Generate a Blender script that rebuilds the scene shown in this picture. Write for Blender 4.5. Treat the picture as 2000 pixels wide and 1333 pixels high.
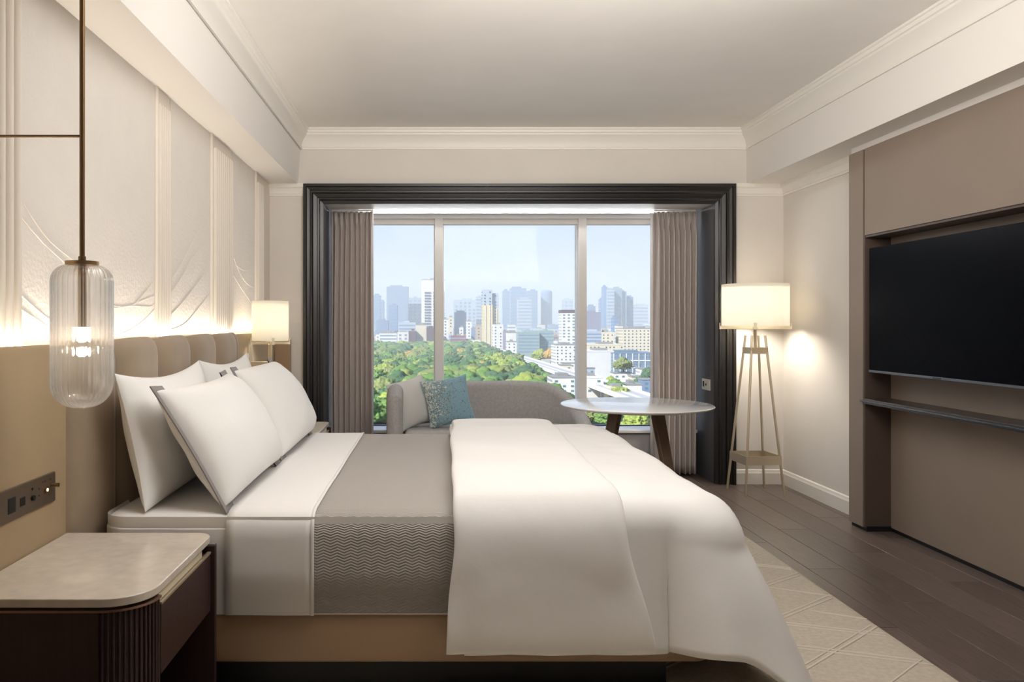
import bpy, math, random
from mathutils import Vector, Matrix, noise

random.seed(7)
PI = math.pi
scene = bpy.context.scene
for _o in list(bpy.data.objects):
    bpy.data.objects.remove(_o)
COL = scene.collection

# ------------------------------------------------------------------ camera, sky, sun, added fill lights, exposure
cam_data = bpy.data.cameras.new("camera")
cam = bpy.data.objects.new("camera", cam_data)
COL.objects.link(cam)
cam.location = (0, 0, 1.2)
cam.rotation_euler = (PI / 2, 0, 0)
cam_data.sensor_width = 36
cam_data.lens = 28.0
cam_data.shift_x = 0.0775
cam_data.shift_y = -0.01725
cam_data.clip_start = 0.05
cam_data.clip_end = 12000
scene.camera = cam

scene.view_settings.view_transform = 'Standard'
scene.view_settings.look = 'None'
scene.view_settings.gamma = 1.0
scene.view_settings.use_curve_mapping = False
scene.view_settings.exposure = 0.0
try:
    scene.cycles.max_bounces = 10
    scene.cycles.diffuse_bounces = 6
    scene.cycles.glossy_bounces = 4
    scene.cycles.transmission_bounces = 6
    scene.cycles.transparent_max_bounces = 24
    scene.cycles.volume_bounces = 0
    scene.cycles.caustics_reflective = False
    scene.cycles.caustics_refractive = False
    scene.cycles.use_denoising = True
    scene.cycles.sample_clamp_indirect = 4.0
except Exception:
    pass


def make_world():
    w = bpy.data.worlds.new("sky")
    scene.world = w
    w.use_nodes = True
    nt = w.node_tree
    nt.nodes.clear()
    N, L = nt.nodes.new, nt.links.new
    out = N('ShaderNodeOutputWorld')
    bg = N('ShaderNodeBackground')
    bg.inputs['Strength'].default_value = SKY_STRENGTH
    tc = N('ShaderNodeTexCoord')
    sep = N('ShaderNodeSeparateXYZ')
    L(tc.outputs['Generated'], sep.inputs[0])
    ramp = N('ShaderNodeValToRGB')
    L(sep.outputs['Z'], ramp.inputs[0])
    e = ramp.color_ramp.elements
    e[0].position = 0.0
    e[0].color = (0.70, 0.76, 0.83, 1)
    e[1].position = 1.0
    e[1].color = (0.16, 0.33, 0.72, 1)
    for p, c in ((0.045, (0.66, 0.73, 0.82, 1)), (0.13, (0.54, 0.65, 0.80, 1)), (0.4, (0.36, 0.55, 0.88, 1))):
        k = ramp.color_ramp.elements.new(p)
        k.color = c
    mp = N('ShaderNodeMapping')
    mp.inputs['Scale'].default_value = (1.0, 1.0, 3.2)
    L(tc.outputs['Generated'], mp.inputs[0])
    nz = N('ShaderNodeTexNoise')
    nz.inputs['Scale'].default_value = 7.0
    nz.inputs['Detail'].default_value = 8
    nz.inputs['Roughness'].default_value = 0.6
    L(mp.outputs[0], nz.inputs['Vector'])
    cr = N('ShaderNodeValToRGB')
    cr.color_ramp.elements[0].position = 0.42
    cr.color_ramp.elements[1].position = 0.60
    L(nz.outputs['Fac'], cr.inputs[0])
    low = N('ShaderNodeMapRange')
    low.inputs['From Min'].default_value = 0.095
    low.inputs['From Max'].default_value = 0.05
    low.inputs['To Min'].default_value = 0.06
    low.inputs['To Max'].default_value = 0.9
    L(sep.outputs['Z'], low.inputs['Value'])
    mul = N('ShaderNodeMath')
    mul.operation = 'MULTIPLY'
    L(cr.outputs[0], mul.inputs[0])
    L(low.outputs[0], mul.inputs[1])
    mix = N('ShaderNodeMixRGB')
    L(mul.outputs[0], mix.inputs['Fac'])
    L(ramp.outputs[0], mix.inputs['Color1'])
    mix.inputs['Color2'].default_value = (0.77, 0.78, 0.81, 1)
    L(mix.outputs[0], bg.inputs['Color'])
    L(bg.outputs[0], out.inputs['Surface'])


SKY_STRENGTH = 1.10
make_world()


def light(name, kind, loc, power, color=(1, 1, 1), size=0.1, size_y=None, direction=None, radius=0.03, spread=None):
    d = bpy.data.lights.new(name, kind)
    d.energy = power
    d.color = color
    if kind == 'AREA':
        d.size = size
        if size_y:
            d.shape = 'RECTANGLE'
            d.size_y = size_y
        if spread:
            d.spread = spread
    elif kind == 'POINT':
        d.shadow_soft_size = radius
    o = bpy.data.objects.new(name, d)
    COL.objects.link(o)
    o.location = loc
    if direction:
        o.rotation_euler = Vector(direction).to_track_quat('-Z', 'Y').to_euler()
    return o


sun = light("sun", 'SUN', (0, 0, 60), 11.0, (1.0, 0.97, 0.91), direction=(0.62, 0.50, -0.62))
sun.data.angle = 0.02
# added fill lights, no real fixtures, standing in for the room's general lighting
light("ceiling_wash_over_bed", 'AREA', (0.45, 2.68, 2.63), 49, (1.0, 0.985, 0.97), 2.0, 1.4, (0, 0.55, -1))
light("rear_fill_light", 'AREA', (0.7, -1.2, 1.8), 3, (1.0, 0.97, 0.94), 3.0, 1.4, (0, 1, 0.25))
light("ceiling_uplight", 'AREA', (0.75, 1.75, 2.20), 52, (1.0, 0.95, 0.885), 1.5, 1.0, (0, 1.25, 0.85), spread=2.3)

# added strip at the bay ceiling, imitating daylight from the window
light("bay_daylight_fill", 'AREA', (0.65, 6.47, 2.091), 20, (0.97, 0.985, 1.0), 2.5, 0.035, (0, -1.0, -0.62))

# ------------------------------------------------------------------ helpers


def lin(c):
    return tuple(((x / 255.0) / 12.92 if x / 255.0 <= 0.04045 else ((x / 255.0 + 0.055) / 1.055) ** 2.4) for x in c)


MATS = {}


def M(name, rgb, rough=0.6, metal=0.0, bump=None, var=None, spec=0.5, stretch=None, sheen=0.0, coat=0.0, rot=None):
    """Principled material; rgb in 0-255 sRGB; bump=(scale, strength, distance); var=(scale, amount)."""
    m = bpy.data.materials.new(name)
    m.use_nodes = True
    nt = m.node_tree
    N, L = nt.nodes.new, nt.links.new
    b = nt.nodes['Principled BSDF']
    c = lin(rgb)
    b.inputs['Base Color'].default_value = (*c, 1)
    b.inputs['Roughness'].default_value = rough
    b.inputs['Metallic'].default_value = metal
    b.inputs['Specular IOR Level'].default_value = spec
    if sheen:
        b.inputs['Sheen Weight'].default_value = sheen
        b.inputs['Sheen Roughness'].default_value = 0.4
    if coat:
        b.inputs['Coat Weight'].default_value = coat
        b.inputs['Coat Roughness'].default_value = 0.13
    if bump or var:
        tc = N('ShaderNodeTexCoord')
        mp = N('ShaderNodeMapping')
        L(tc.outputs['Object'], mp.inputs[0])
        if stretch:
            mp.inputs['Scale'].default_value = stretch
        if rot:
            mp.inputs['Rotation'].default_value = rot
    if var:
        nz = N('ShaderNodeTexNoise')
        nz.inputs['Scale'].default_value = var[0]
        nz.inputs['Detail'].default_value = 6
        L(mp.outputs[0], nz.inputs['Vector'])
        r = N('ShaderNodeValToRGB')
        a = var[1]
        r.color_ramp.elements[0].position = 0.3
        r.color_ramp.elements[1].position = 0.7
        r.color_ramp.elements[0].color = (*[x * (1 - a) for x in c], 1)
        r.color_ramp.elements[1].color = (*[min(1, x * (1 + a)) for x in c], 1)
        L(nz.outputs['Fac'], r.inputs[0])
        L(r.outputs[0], b.inputs['Base Color'])
    if bump:
        nb = N('ShaderNodeTexNoise')
        nb.inputs['Scale'].default_value = bump[0]
        nb.inputs['Detail'].default_value = 5
        L(mp.outputs[0], nb.inputs['Vector'])
        bp = N('ShaderNodeBump')
        bp.inputs['Strength'].default_value = bump[1]
        bp.inputs['Distance'].default_value = bump[2] if len(bump) > 2 else 0.002
        L(nb.outputs['Fac'], bp.inputs['Height'])
        L(bp.outputs[0], b.inputs['Normal'])
    MATS[name] = m
    return m


def M_emit(name, rgb, strength):
    m = bpy.data.materials.new(name)
    m.use_nodes = True
    b = m.node_tree.nodes['Principled BSDF']
    b.inputs['Base Color'].default_value = (*lin(rgb), 1)
    b.inputs['Emission Color'].default_value = (*lin(rgb), 1)
    b.inputs['Emission Strength'].default_value = strength
    return m


def M_shade(name, rgb, through):
    """woven lamp shade: diffuse plus translucent cloth"""
    m = bpy.data.materials.new(name)
    m.use_nodes = True
    nt = m.node_tree
    nt.nodes.clear()
    N, L = nt.nodes.new, nt.links.new
    out = N('ShaderNodeOutputMaterial')
    d = N('ShaderNodeBsdfDiffuse')
    t = N('ShaderNodeBsdfTranslucent')
    mx = N('ShaderNodeMixShader')
    d.inputs['Color'].default_value = (*lin(rgb), 1)
    t.inputs['Color'].default_value = (*lin(rgb), 1)
    mx.inputs[0].default_value = through
    L(d.outputs[0], mx.inputs[1])
    L(t.outputs[0], mx.inputs[2])
    L(mx.outputs[0], out.inputs['Surface'])
    return m


def M_thinglass(name, tint, base, edge):
    """thin clear glass: see-through with reflection growing at grazing angles"""
    m = bpy.data.materials.new(name)
    m.use_nodes = True
    nt = m.node_tree
    nt.nodes.clear()
    N, L = nt.nodes.new, nt.links.new
    out = N('ShaderNodeOutputMaterial')
    t = N('ShaderNodeBsdfTransparent')
    t.inputs['Color'].default_value = (*tint, 1)
    g = N('ShaderNodeBsdfGlossy')
    g.inputs['Roughness'].default_value = 0.04
    lw = N('ShaderNodeLayerWeight')
    lw.inputs['Blend'].default_value = 0.35
    mr = N('ShaderNodeMapRange')
    mr.inputs['To Min'].default_value = base
    mr.inputs['To Max'].default_value = edge
    L(lw.outputs['Facing'], mr.inputs['Value'])
    mx = N('ShaderNodeMixShader')
    L(mr.outputs[0], mx.inputs[0])
    L(t.outputs[0], mx.inputs[1])
    L(g.outputs[0], mx.inputs[2])
    L(mx.outputs[0], out.inputs['Surface'])
    return m


class MB:
    def __init__(self):
        self.v, self.f = [], []

    def box(self, x0, x1, y0, y1, z0, z1):
        n = len(self.v)
        self.v += [(x0, y0, z0), (x1, y0, z0), (x1, y1, z0), (x0, y1, z0), (x0, y0, z1), (x1, y0, z1), (x1, y1, z1), (x0, y1, z1)]
        self.f += [(n, n + 3, n + 2, n + 1), (n + 4, n + 5, n + 6, n + 7), (n, n + 1, n + 5, n + 4), (n + 1, n + 2, n + 6, n + 5), (n + 2, n + 3, n + 7, n + 6), (n + 3, n, n + 4, n + 7)]
        return self

    def grid(self, fn, nu, nv, cu=False, cv=False):
        n = len(self.v)
        ku = nu if cu else nu + 1
        kv = nv if cv else nv + 1
        for i in range(ku):
            for j in range(kv):
                self.v.append(tuple(fn(i / nu, j / nv)))
        for i in range(nu):
            for j in range(nv):
                a, b = i, (i + 1) % ku
                c, d = j, (j + 1) % kv
                self.f.append((n + a * kv + c, n + b * kv + c, n + b * kv + d, n + a * kv + d))
        return self

    def tube(self, pts, r, n=8, caps=True, r1=None):
        pts = [Vector(p) for p in pts]
        k = len(self.v)
        m = len(pts)
        up = Vector((0, 0, 1))
        for i, p in enumerate(pts):
            d = (pts[min(i + 1, m - 1)] - pts[max(i - 1, 0)]).normalized()
            ref = up if abs(d.dot(up)) < 0.95 else Vector((1, 0, 0))
            a = d.cross(ref).normalized()
            b = d.cross(a).normalized()
            rr = r if r1 is None else r + (r1 - r) * i / (m - 1)
            for j in range(n):
                t = 2 * PI * j / n
                self.v.append(tuple(p + a * (rr * math.cos(t)) + b * (rr * math.sin(t))))
        for i in range(m - 1):
            for j in range(n):
                q = (j + 1) % n
                self.f.append((k + i * n + j, k + i * n + q, k + (i + 1) * n + q, k + (i + 1) * n + j))
        if caps:
            self.f.append(tuple(k + j for j in range(n)))
            self.f.append(tuple(k + (m - 1) * n + j for j in range(n - 1, -1, -1)))
        return self

    def lathe(self, c, prof, n=32, flute=None, cap0=False, cap1=False):
        k = len(self.v)
        m = len(prof)
        for r, z in prof:
            for j in range(n):
                t = 2 * PI * j / n
                rr = r * (1 + (flute[1] * abs(math.cos(flute[0] * t / 2.0)) if flute else 0))
                self.v.append((c[0] + rr * math.cos(t), c[1] + rr * math.sin(t), c[2] + z))
        for i in range(m - 1):
            for j in range(n):
                q = (j + 1) % n
                self.f.append((k + i * n + j, k + i * n + q, k + (i + 1) * n + q, k + (i + 1) * n + j))
        if cap0:
            self.f.append(tuple(k + j for j in range(n - 1, -1, -1)))
        if cap1:
            self.f.append(tuple(k + (m - 1) * n + j for j in range(n)))
        return self

    def prism(self, poly, z0, z1):
        """vertical prism of a plan polygon [(x, y)] counter-clockwise"""
        n = len(self.v)
        m = len(poly)
        self.v += [(x, y, z0) for x, y in poly] + [(x, y, z1) for x, y in poly]
        self.f.append(tuple(n + i for i in range(m - 1, -1, -1)))
        self.f.append(tuple(n + m + i for i in range(m)))
        for i in range(m):
            q = (i + 1) % m
            self.f.append((n + i, n + q, n + m + q, n + m + i))
        return self

    def bar(self, p0, p1, w, h, side=None):
        """straight bar of rectangular section w (sideways) x h (other)"""
        p0, p1 = Vector(p0), Vector(p1)
        d = (p1 - p0).normalized()
        s = Vector(side) if side else d.cross(Vector((0, 0, 1)))
        s = (s - d * s.dot(d)).normalized()
        u = s.cross(d)
        n = len(self.v)
        for p in (p0, p1):
            for a, b in ((-1, -1), (1, -1), (1, 1), (-1, 1)):
                self.v.append(tuple(p + s * (a * w / 2) + u * (b * h / 2)))
        self.f += [(n, n + 1, n + 2, n + 3), (n + 7, n + 6, n + 5, n + 4), (n, n + 4, n + 5, n + 1), (n + 1, n + 5, n + 6, n + 2), (n + 2, n + 6, n + 7, n + 3), (n + 3, n + 7, n + 4, n)]
        return self

    def build(self, name, mat, parent=None, smooth=False, bevel=0.0, solid=0.0, fix=True, angle=40, seg=2):
        off = Vector((0, 0, 0))
        p = parent
        while p:
            off += p.location
            p = p.parent
        me = bpy.data.meshes.new(name)
        me.from_pydata([(x - off.x, y - off.y, z - off.z) for x, y, z in self.v], [], self.f)
        if fix:
            import bmesh
            b = bmesh.new()
            b.from_mesh(me)
            bmesh.ops.recalc_face_normals(b, faces=b.faces)
            b.to_mesh(me)
            b.free()
        if mat:
            me.materials.append(mat)
        o = bpy.data.objects.new(name, me)
        COL.objects.link(o)
        o.parent = parent
        if bevel:
            md = o.modifiers.new("bevel", 'BEVEL')
            md.width = bevel
            md.segments = seg
            md.limit_method = 'ANGLE'
            md.angle_limit = math.radians(35)
        if solid:
            md = o.modifiers.new("solid", 'SOLIDIFY')
            md.thickness = solid
        if smooth or bevel:
            for q in me.polygons:
                q.use_smooth = True
            me.set_sharp_from_angle(angle=math.radians(angle))
        return o


def box(*a):
    return MB().box(*a)


def thing(name, label, cat, loc=(0, 0, 0), group=None):
    o = bpy.data.objects.new(name, None)
    o.empty_display_size = 0.1
    COL.objects.link(o)
    o.location = loc
    return tag(o, label, cat, group)


def tag(o, label, cat, group=None, kind=None):
    o['label'] = label
    o['category'] = cat
    if group:
        o['group'] = group
    if kind:
        o['kind'] = kind
    return o


def struct(o, label=None):
    o['kind'] = 'structure'
    if label:
        o['label'] = label
        o['category'] = CATS.get(o.name.split('_')[0], 'trim')
    return o


CATS = {'wall': 'wall', 'floor': 'floor', 'ceiling': 'ceiling', 'window': 'window', 'baseboard': 'baseboard', 'trim': 'trim'}


def sempty(name, label, loc=(0, 0, 0)):
    o = bpy.data.objects.new(name, None)
    COL.objects.link(o)
    o.location = loc
    return struct(o, label)


def dup(root, loc, label, group=None):
    r = root.copy()
    COL.objects.link(r)
    r.location = loc
    r['label'] = label
    if group:
        r['group'] = group
    for ch in list(root.children):
        c = ch.copy()
        COL.objects.link(c)
        c.parent = r
        for g in list(ch.children):
            d = g.copy()
            COL.objects.link(d)
            d.parent = c
    return r


def smoothstep(a, b, x):
    t = max(0.0, min(1.0, (x - a) / (b - a)))
    return t * t * (3 - 2 * t)


def catmull(P, n):
    """n+1 samples of a Catmull-Rom curve through tuples of any length"""
    out = []
    m = len(P) - 1
    for i in range(n + 1):
        t = i / n * m
        k = min(int(t), m - 1)
        u = t - k
        a, b, c, d = P[max(k - 1, 0)], P[k], P[k + 1], P[min(k + 2, m)]
        out.append(tuple(0.5 * (2 * b[j] + (c[j] - a[j]) * u + (2 * a[j] - 5 * b[j] + 4 * c[j] - d[j]) * u * u + (3 * b[j] - a[j] - 3 * c[j] + d[j]) * u ** 3) for j in range(len(b))))
    return out


def rounded_rect(x0, x1, y0, y1, r, n=8):
    """plan polygon; r = radii at (x1,y0),(x1,y1),(x0,y1),(x0,y0)"""
    P = []
    for (cx, cy, a0, rr) in ((x1, y0, -90, r[0]), (x1, y1, 0, r[1]), (x0, y1, 90, r[2]), (x0, y0, 180, r[3])):
        ox = cx - rr if cx == x1 else cx + rr
        oy = cy + rr if cy == y0 else cy - rr
        if rr == 0:
            P.append((cx, cy))
            continue
        for i in range(n + 1):
            t = math.radians(a0 + 90 * i / n)
            P.append((ox + rr * math.cos(t), oy + rr * math.sin(t)))
    return P


# ------------------------------------------------------------------ materials
wall_m = M("wall_paper", (216, 210, 203), 0.85, var=(2.0, 0.03), bump=(180, 0.15, 0.001))
white_m = M("white_plaster", (228, 224, 219), 0.8)
ceil_m = M("ceiling_paper", (232, 229, 225), 0.85, var=(3, 0.02), bump=(90, 0.12, 0.001))
trim_m = M("white_trim_paint", (230, 226, 219), 0.5)
plaster_m = M("textured_plaster", (222, 215, 206), 0.8, var=(6, 0.02), bump=(70, 0.55, 0.004))
flute_m = M("fluted_plaster", (224, 215, 202), 0.7)
dark_m = M("espresso_wood", (25, 22, 21), 0.34, var=(4, 0.05), stretch=(30, 30, 1))
slate_m = M("slate_paint", (66, 65, 68), 0.55)
bayceil_m = M("bay_ceiling_paint", (216, 215, 215), 0.45)
alu_m = M("window_metal", (224, 220, 215), 0.5, 0.0)
sill_m = M("white_sill", (228, 226, 224), 0.4)
lowwall_m = M("sill_panel_grey", (168, 164, 164), 0.6)
floor_ms = [M("floor_plank_%d" % i, c, 0.36, var=(3, 0.26), bump=(14, 0.25, 0.001), stretch=(44, 2.4, 8)) for i, c in enumerate(((94, 82, 76), (88, 76, 70), (99, 86, 80)))]
subfloor_m = M("floor_gap", (40, 34, 32), 0.8)
velvet_m = M("taupe_velvet", (146, 128, 107), 0.75, var=(9, 0.06), bump=(220, 0.2, 0.001), sheen=0.35)
panelfab_m = M("tan_wall_upholstery", (158, 136, 104), 0.75, var=(5, 0.05), bump=(220, 0.15, 0.001), sheen=0.25)
leather_m = M("tan_bed_leather", (156, 128, 100), 0.5, bump=(160, 0.12, 0.001))
black_m = M("black_plinth", (14, 13, 13), 0.6)
sheet_m = M("white_cotton", (232, 229, 226), 0.85, bump=(7, 0.22, 0.012), sheen=0.1)
duvet_m = M("white_duvet_cotton", (234, 231, 228), 0.85, bump=(5, 0.28, 0.018), sheen=0.1)
pillow_m = M("white_pillow_cotton", (235, 233, 230), 0.85, bump=(8, 0.25, 0.012), sheen=0.1)
band_m = M("grey_border_satin", (128, 122, 120), 0.6)
stone_m = M("cream_marble", (208, 198, 184), 0.16, var=(26, 0.07), spec=0.5)
mahog_m = M("dark_mahogany", (52, 32, 29), 0.42, var=(3, 0.2), stretch=(30, 30, 1.2))
brass_m = M("aged_brass", (150, 122, 86), 0.38, 1.0)
brassd_m = M("dark_bronze", (112, 88, 60), 0.42, 0.9)
champ_m = M("champagne_metal", (214, 200, 174), 0.42, 0.85)
lining_m = M("cream_lining", (226, 214, 186), 0.6)
plate_m = M("bronze_plate", (112, 98, 84), 0.4, 0.6)
socket_m = M("black_socket", (14, 14, 15), 0.5)
whiteplate_m = M("ivory_plate", (200, 196, 188), 0.45)
sofa_m = M("grey_sofa_weave", (160, 157, 155), 0.9, var=(60, 0.10), bump=(260, 0.35, 0.002))
cush_m = M("silver_grey_linen", (196, 195, 191), 0.85, bump=(240, 0.15, 0.001))
curtain_m = M("taupe_curtain", (186, 176, 170), 0.85, bump=(200, 0.15, 0.001))
sheer_m = M("white_sheer", (228, 224, 222), 0.9)
table_m = M("white_table_top", (246, 246, 246), 0.14, coat=0.7)
tleg_m = M("walnut_table_leg", (88, 70, 56), 0.4, var=(3, 0.15), stretch=(20, 20, 1))
media_m = M("taupe_media_panel", (138, 123, 110), 0.6, var=(3, 0.03), bump=(200, 0.12, 0.001))
liner_m = M("brown_niche_liner", (84, 70, 62), 0.55)
shelf_m = M("dark_shelf", (52, 46, 44), 0.3)
shelfedge_m = M("dark_metal_edge", (78, 82, 88), 0.25, 0.7)
tv_m = M("tv_screen", (3, 3, 6), 0.25, spec=0.02)
tvframe_m = M("tv_bezel", (34, 36, 40), 0.3, 0.5)
tvchin_m = M("tv_chin", (96, 100, 106), 0.3, 0.7)
shade_m = M_shade("cream_lamp_shade", (252, 250, 244), 0.62)
bulb_m = M_emit("lit_bulb", (255, 236, 200), 14.0)
led_m = M_emit("led_strip_light", (255, 228, 194), 5.0)
pane_m = M_thinglass("window_glass", (0.985, 0.99, 0.99), 0.002, 0.12)


def ribbed_glass():
    """pressed glass: refracting, with part of the light going straight through"""
    m = bpy.data.materials.new("ribbed_glass")
    m.use_nodes = True
    nt = m.node_tree
    nt.nodes.clear()
    N, L = nt.nodes.new, nt.links.new
    out = N('ShaderNodeOutputMaterial')
    t = N('ShaderNodeBsdfTransparent')
    t.inputs['Color'].default_value = (0.98, 0.98, 0.98, 1)
    g = N('ShaderNodeBsdfGlass')
    g.inputs['Roughness'].default_value = 0.02
    g.inputs['IOR'].default_value = 1.45
    mx = N('ShaderNodeMixShader')
    mx.inputs[0].default_value = 0.5
    L(t.outputs[0], mx.inputs[1])
    L(g.outputs[0], mx.inputs[2])
    w = N('ShaderNodeBsdfTranslucent')
    w.inputs['Color'].default_value = (0.95, 0.95, 0.93, 1)
    m2 = N('ShaderNodeMixShader')
    m2.inputs[0].default_value = 0.012
    L(mx.outputs[0], m2.inputs[1])
    L(w.outputs[0], m2.inputs[2])
    L(m2.outputs[0], out.inputs['Surface'])
    return m


ribglass_m = ribbed_glass()


def coverlet_material():
    m = M("quilted_grey_coverlet", (162, 156, 150), 0.9, sheen=0.15)
    nt = m.node_tree
    N, L = nt.nodes.new, nt.links.new
    b = nt.nodes['Principled BSDF']
    tc = N('ShaderNodeTexCoord')
    sp = N('ShaderNodeSeparateXYZ')
    L(tc.outputs['Object'], sp.inputs[0])

    def math_(op, a, b_=None, c=None):
        k = N('ShaderNodeMath')
        k.operation = op
        for i, q in enumerate((a, b_, c)):
            if q is None:
                continue
            if isinstance(q, (int, float)):
                k.inputs[i].default_value = q
            else:
                L(q, k.inputs[i])
        return k.outputs[0]
    zig = math_('PINGPONG', sp.outputs['X'], 0.022)
    run = math_('ADD', math_('ADD', sp.outputs['Y'], sp.outputs['Z']), math_('MULTIPLY', zig, 0.4))
    wave = math_('SINE', math_('MULTIPLY', run, 2 * PI / 0.0095))
    bp = N('ShaderNodeBump')
    bp.inputs['Strength'].default_value = 0.45
    bp.inputs['Distance'].default_value = 0.003
    L(wave, bp.inputs['Height'])
    L(bp.outputs[0], b.inputs['Normal'])
    return m


coverlet_m = coverlet_material()


def teal_material():
    m = M("teal_cushion_velvet", (110, 142, 156), 0.7, sheen=0.4)
    nt = m.node_tree
    N, L = nt.nodes.new, nt.links.new
    b = nt.nodes['Principled BSDF']
    tc = N('ShaderNodeTexCoord')
    sp = N('ShaderNodeSeparateXYZ')
    L(tc.outputs['Object'], sp.inputs[0])
    nz = N('ShaderNodeTexNoise')
    nz.inputs['Scale'].default_value = 55
    nz.inputs['Detail'].default_value = 3
    nz.inputs['Distortion'].default_value = 1.6
    L(tc.outputs['Object'], nz.inputs['Vector'])
    # squiggles crowd on the left side of the cover and thin out to plain teal at the right
    mr = N('ShaderNodeMapRange')
    mr.inputs['From Min'].default_value = -0.17
    mr.inputs['From Max'].default_value = 0.05
    mr.inputs['To Min'].default_value = 0.40
    mr.inputs['To Max'].default_value = 0.62
    L(sp.outputs['X'], mr.inputs['Value'])
    gt = N('ShaderNodeMath')
    gt.operation = 'SUBTRACT'
    L(nz.outputs['Fac'], gt.inputs[0])
    L(mr.outputs[0], gt.inputs[1])
    rp = N('ShaderNodeValToRGB')
    rp.color_ramp.elements[0].position = 0.0
    rp.color_ramp.elements[0].color = (*lin((122, 156, 170)), 1)
    rp.color_ramp.elements[1].position = 0.03
    rp.color_ramp.elements[1].color = (*lin((20, 38, 46)), 1)
    k = rp.color_ramp.elements.new(0.14)
    k.color = (*lin((190, 198, 192)), 1)
    L(gt.outputs[0], rp.inputs[0])
    L(rp.outputs[0], b.inputs['Base Color'])
    return m


teal_m = teal_material()

# ------------------------------------------------------------------ room shell
WL, WR, YW, CZ = -1.225, 2.62, 5.95, 2.65      # left wall, right wall, window wall, ceiling
SZ = 2.24                                      # underside of the soffits
struct(box(WL - 0.2, WR + 0.5, -1.4, YW + 0.1, CZ, CZ + 0.2).build("ceiling", ceil_m))
struct(box(WL - 0.2, WL, -1.4, YW + 0.05, -0.2, CZ + 0.1).build("wall_left", wall_m))
struct(box(WR + 0.06, WR + 0.5, -1.4, YW + 0.05, -0.2, CZ + 0.1).build("wall_right_outer", wall_m))
struct(box(WR, WR + 0.08, 4.70, YW + 0.02, 0, CZ).build("wall_right", wall_m))
struct(box(WL - 0.2, WR + 0.5, -1.6, -1.4, -0.2, CZ + 0.1).build("wall_rear", mahog_m))
ww = MB().box(WL - 0.2, -0.90, YW, YW + 0.12, -0.2, CZ + 0.1).box(2.20, WR + 0.5, YW, YW + 0.12, -0.2, CZ + 0.1).box(-0.90, 2.20, YW, YW + 0.12, 2.18, CZ + 0.1)
struct(ww.build("wall_window", wall_m))
# window bay
struct(MB().box(-1.05, -0.815, YW + 0.06, 6.72, -0.2, 2.3).box(-0.90, -0.815, YW + 0.004, YW + 0.06, -0.2, 2.178).build("wall_bay_left", slate_m))
struct(MB().box(2.107, 2.36, YW + 0.06, 6.72, -0.2, 2.3).box(2.107, 2.20, YW + 0.004, YW + 0.06, -0.2, 2.178).build("wall_bay_right", slate_m))
struct(MB().box(-0.90, 2.2, YW + 0.06, 6.72, 2.095, 2.3).box(-0.90, 2.2, YW + 0.004, YW + 0.06, 2.095, 2.178).build("ceiling_bay", bayceil_m))
struct(box(-0.90, 2.2, 6.37, 6.72, -0.2, 0.325).build("wall_bay_low", lowwall_m))

# soffits along both sides
sl = MB().prism([(0, 0)], 0, 0)
sl = MB()
P = [(WL - 0.05, SZ), (-1.005, SZ), (-0.975, CZ + 0.05), (WL - 0.05, CZ + 0.05)]
sl.v = [(x, -1.4, z) for x, z in P] + [(x, YW + 0.01, z) for x, z in P]
sl.f = [(0, 1, 2, 3), (7, 6, 5, 4)] + [(i, (i + 1) % 4, 4 + (i + 1) % 4, 4 + i) for i in range(4)]
struct(sl.build("ceiling_soffit_left", white_m))
struct(box(2.345, WR + 0.1, -1.4, YW + 0.01, SZ, CZ + 0.05).build("ceiling_soffit_right", white_m))

# crown moulding at the ceiling: profile (out from the wall, height)
CROWN = [(0, 2.498), (0.012, 2.498), (0.014, 2.512), (0.006, 2.516), (0.008, 2.535), (0.018, 2.560), (0.034, 2.585), (0.050, 2.600), (0.052, 2.612), (0.060, 2.616), (0.062, 2.634), (0.070, 2.638), (0.070, CZ + 0.004), (0, CZ + 0.004)]


def sweep(prof, place, n):
    """profile swept through n stations; place(out, z, i) -> point"""
    m = MB()
    k = len(prof)
    for i in range(n):
        for o, z in prof:
            m.v.append(place(o, z, i))
    for i in range(n - 1):
        for j in range(k):
            q = (j + 1) % k
            m.f.append((i * k + j, i * k + q, (i + 1) * k + q, (i + 1) * k + j))
    m.f.append(tuple(range(k)))
    m.f.append(tuple((n - 1) * k + j for j in range(k - 1, -1, -1)))
    return m


def crown_left(o, z, i):
    return (-0.985 + o, (-1.4, YW - o)[i], z)


def crown_back(o, z, i):
    return ((-0.985 + o, 2.345 - o)[i], YW - o, z)


def crown_right(o, z, i):
    return (2.345 - o, (YW - o, -1.4)[i], z)


for k, fn in enumerate((crown_left, crown_back, crown_right)):
    struct(sweep(CROWN, fn, 2).build("trim_%d" % (k + 1), trim_m, smooth=True, angle=25))
# small cornice under the soffits
CORN = [(0, 2.150), (0.012, 2.150), (0.016, 2.162), (0.010, 2.168), (0.012, 2.185), (0.024, 2.205), (0.038, 2.214), (0.040, SZ + 0.003), (0, SZ + 0.003)]
struct(sweep(CORN, lambda o, z, i: ((WL, -0.95)[i], YW - o, z), 2).build("trim_4", trim_m, smooth=True, angle=25))
struct(sweep(CORN, lambda o, z, i: [(2.25, YW - o, z), (WR - o, YW - o, z), (WR - o, 4.70, z)][i], 3).build("trim_5", trim_m, smooth=True, angle=25))
BASE = [(0, 0), (0.016, 0), (0.016, 0.082), (0.012, 0.090), (0.010, 0.104), (0.004, 0.110), (0, 0.110)]
struct(sweep(BASE, lambda o, z, i: [(2.24, YW - o, z), (WR - o, YW - o, z), (WR - o, 4.70, z)][i], 3).build("baseboard_right", trim_m, smooth=True, angle=25))
struct(sweep(BASE, lambda o, z, i: [(WL, YW - o, z), (-0.95, YW - o, z)][i], 2).build("baseboard_window", trim_m, smooth=True, angle=25))

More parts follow.
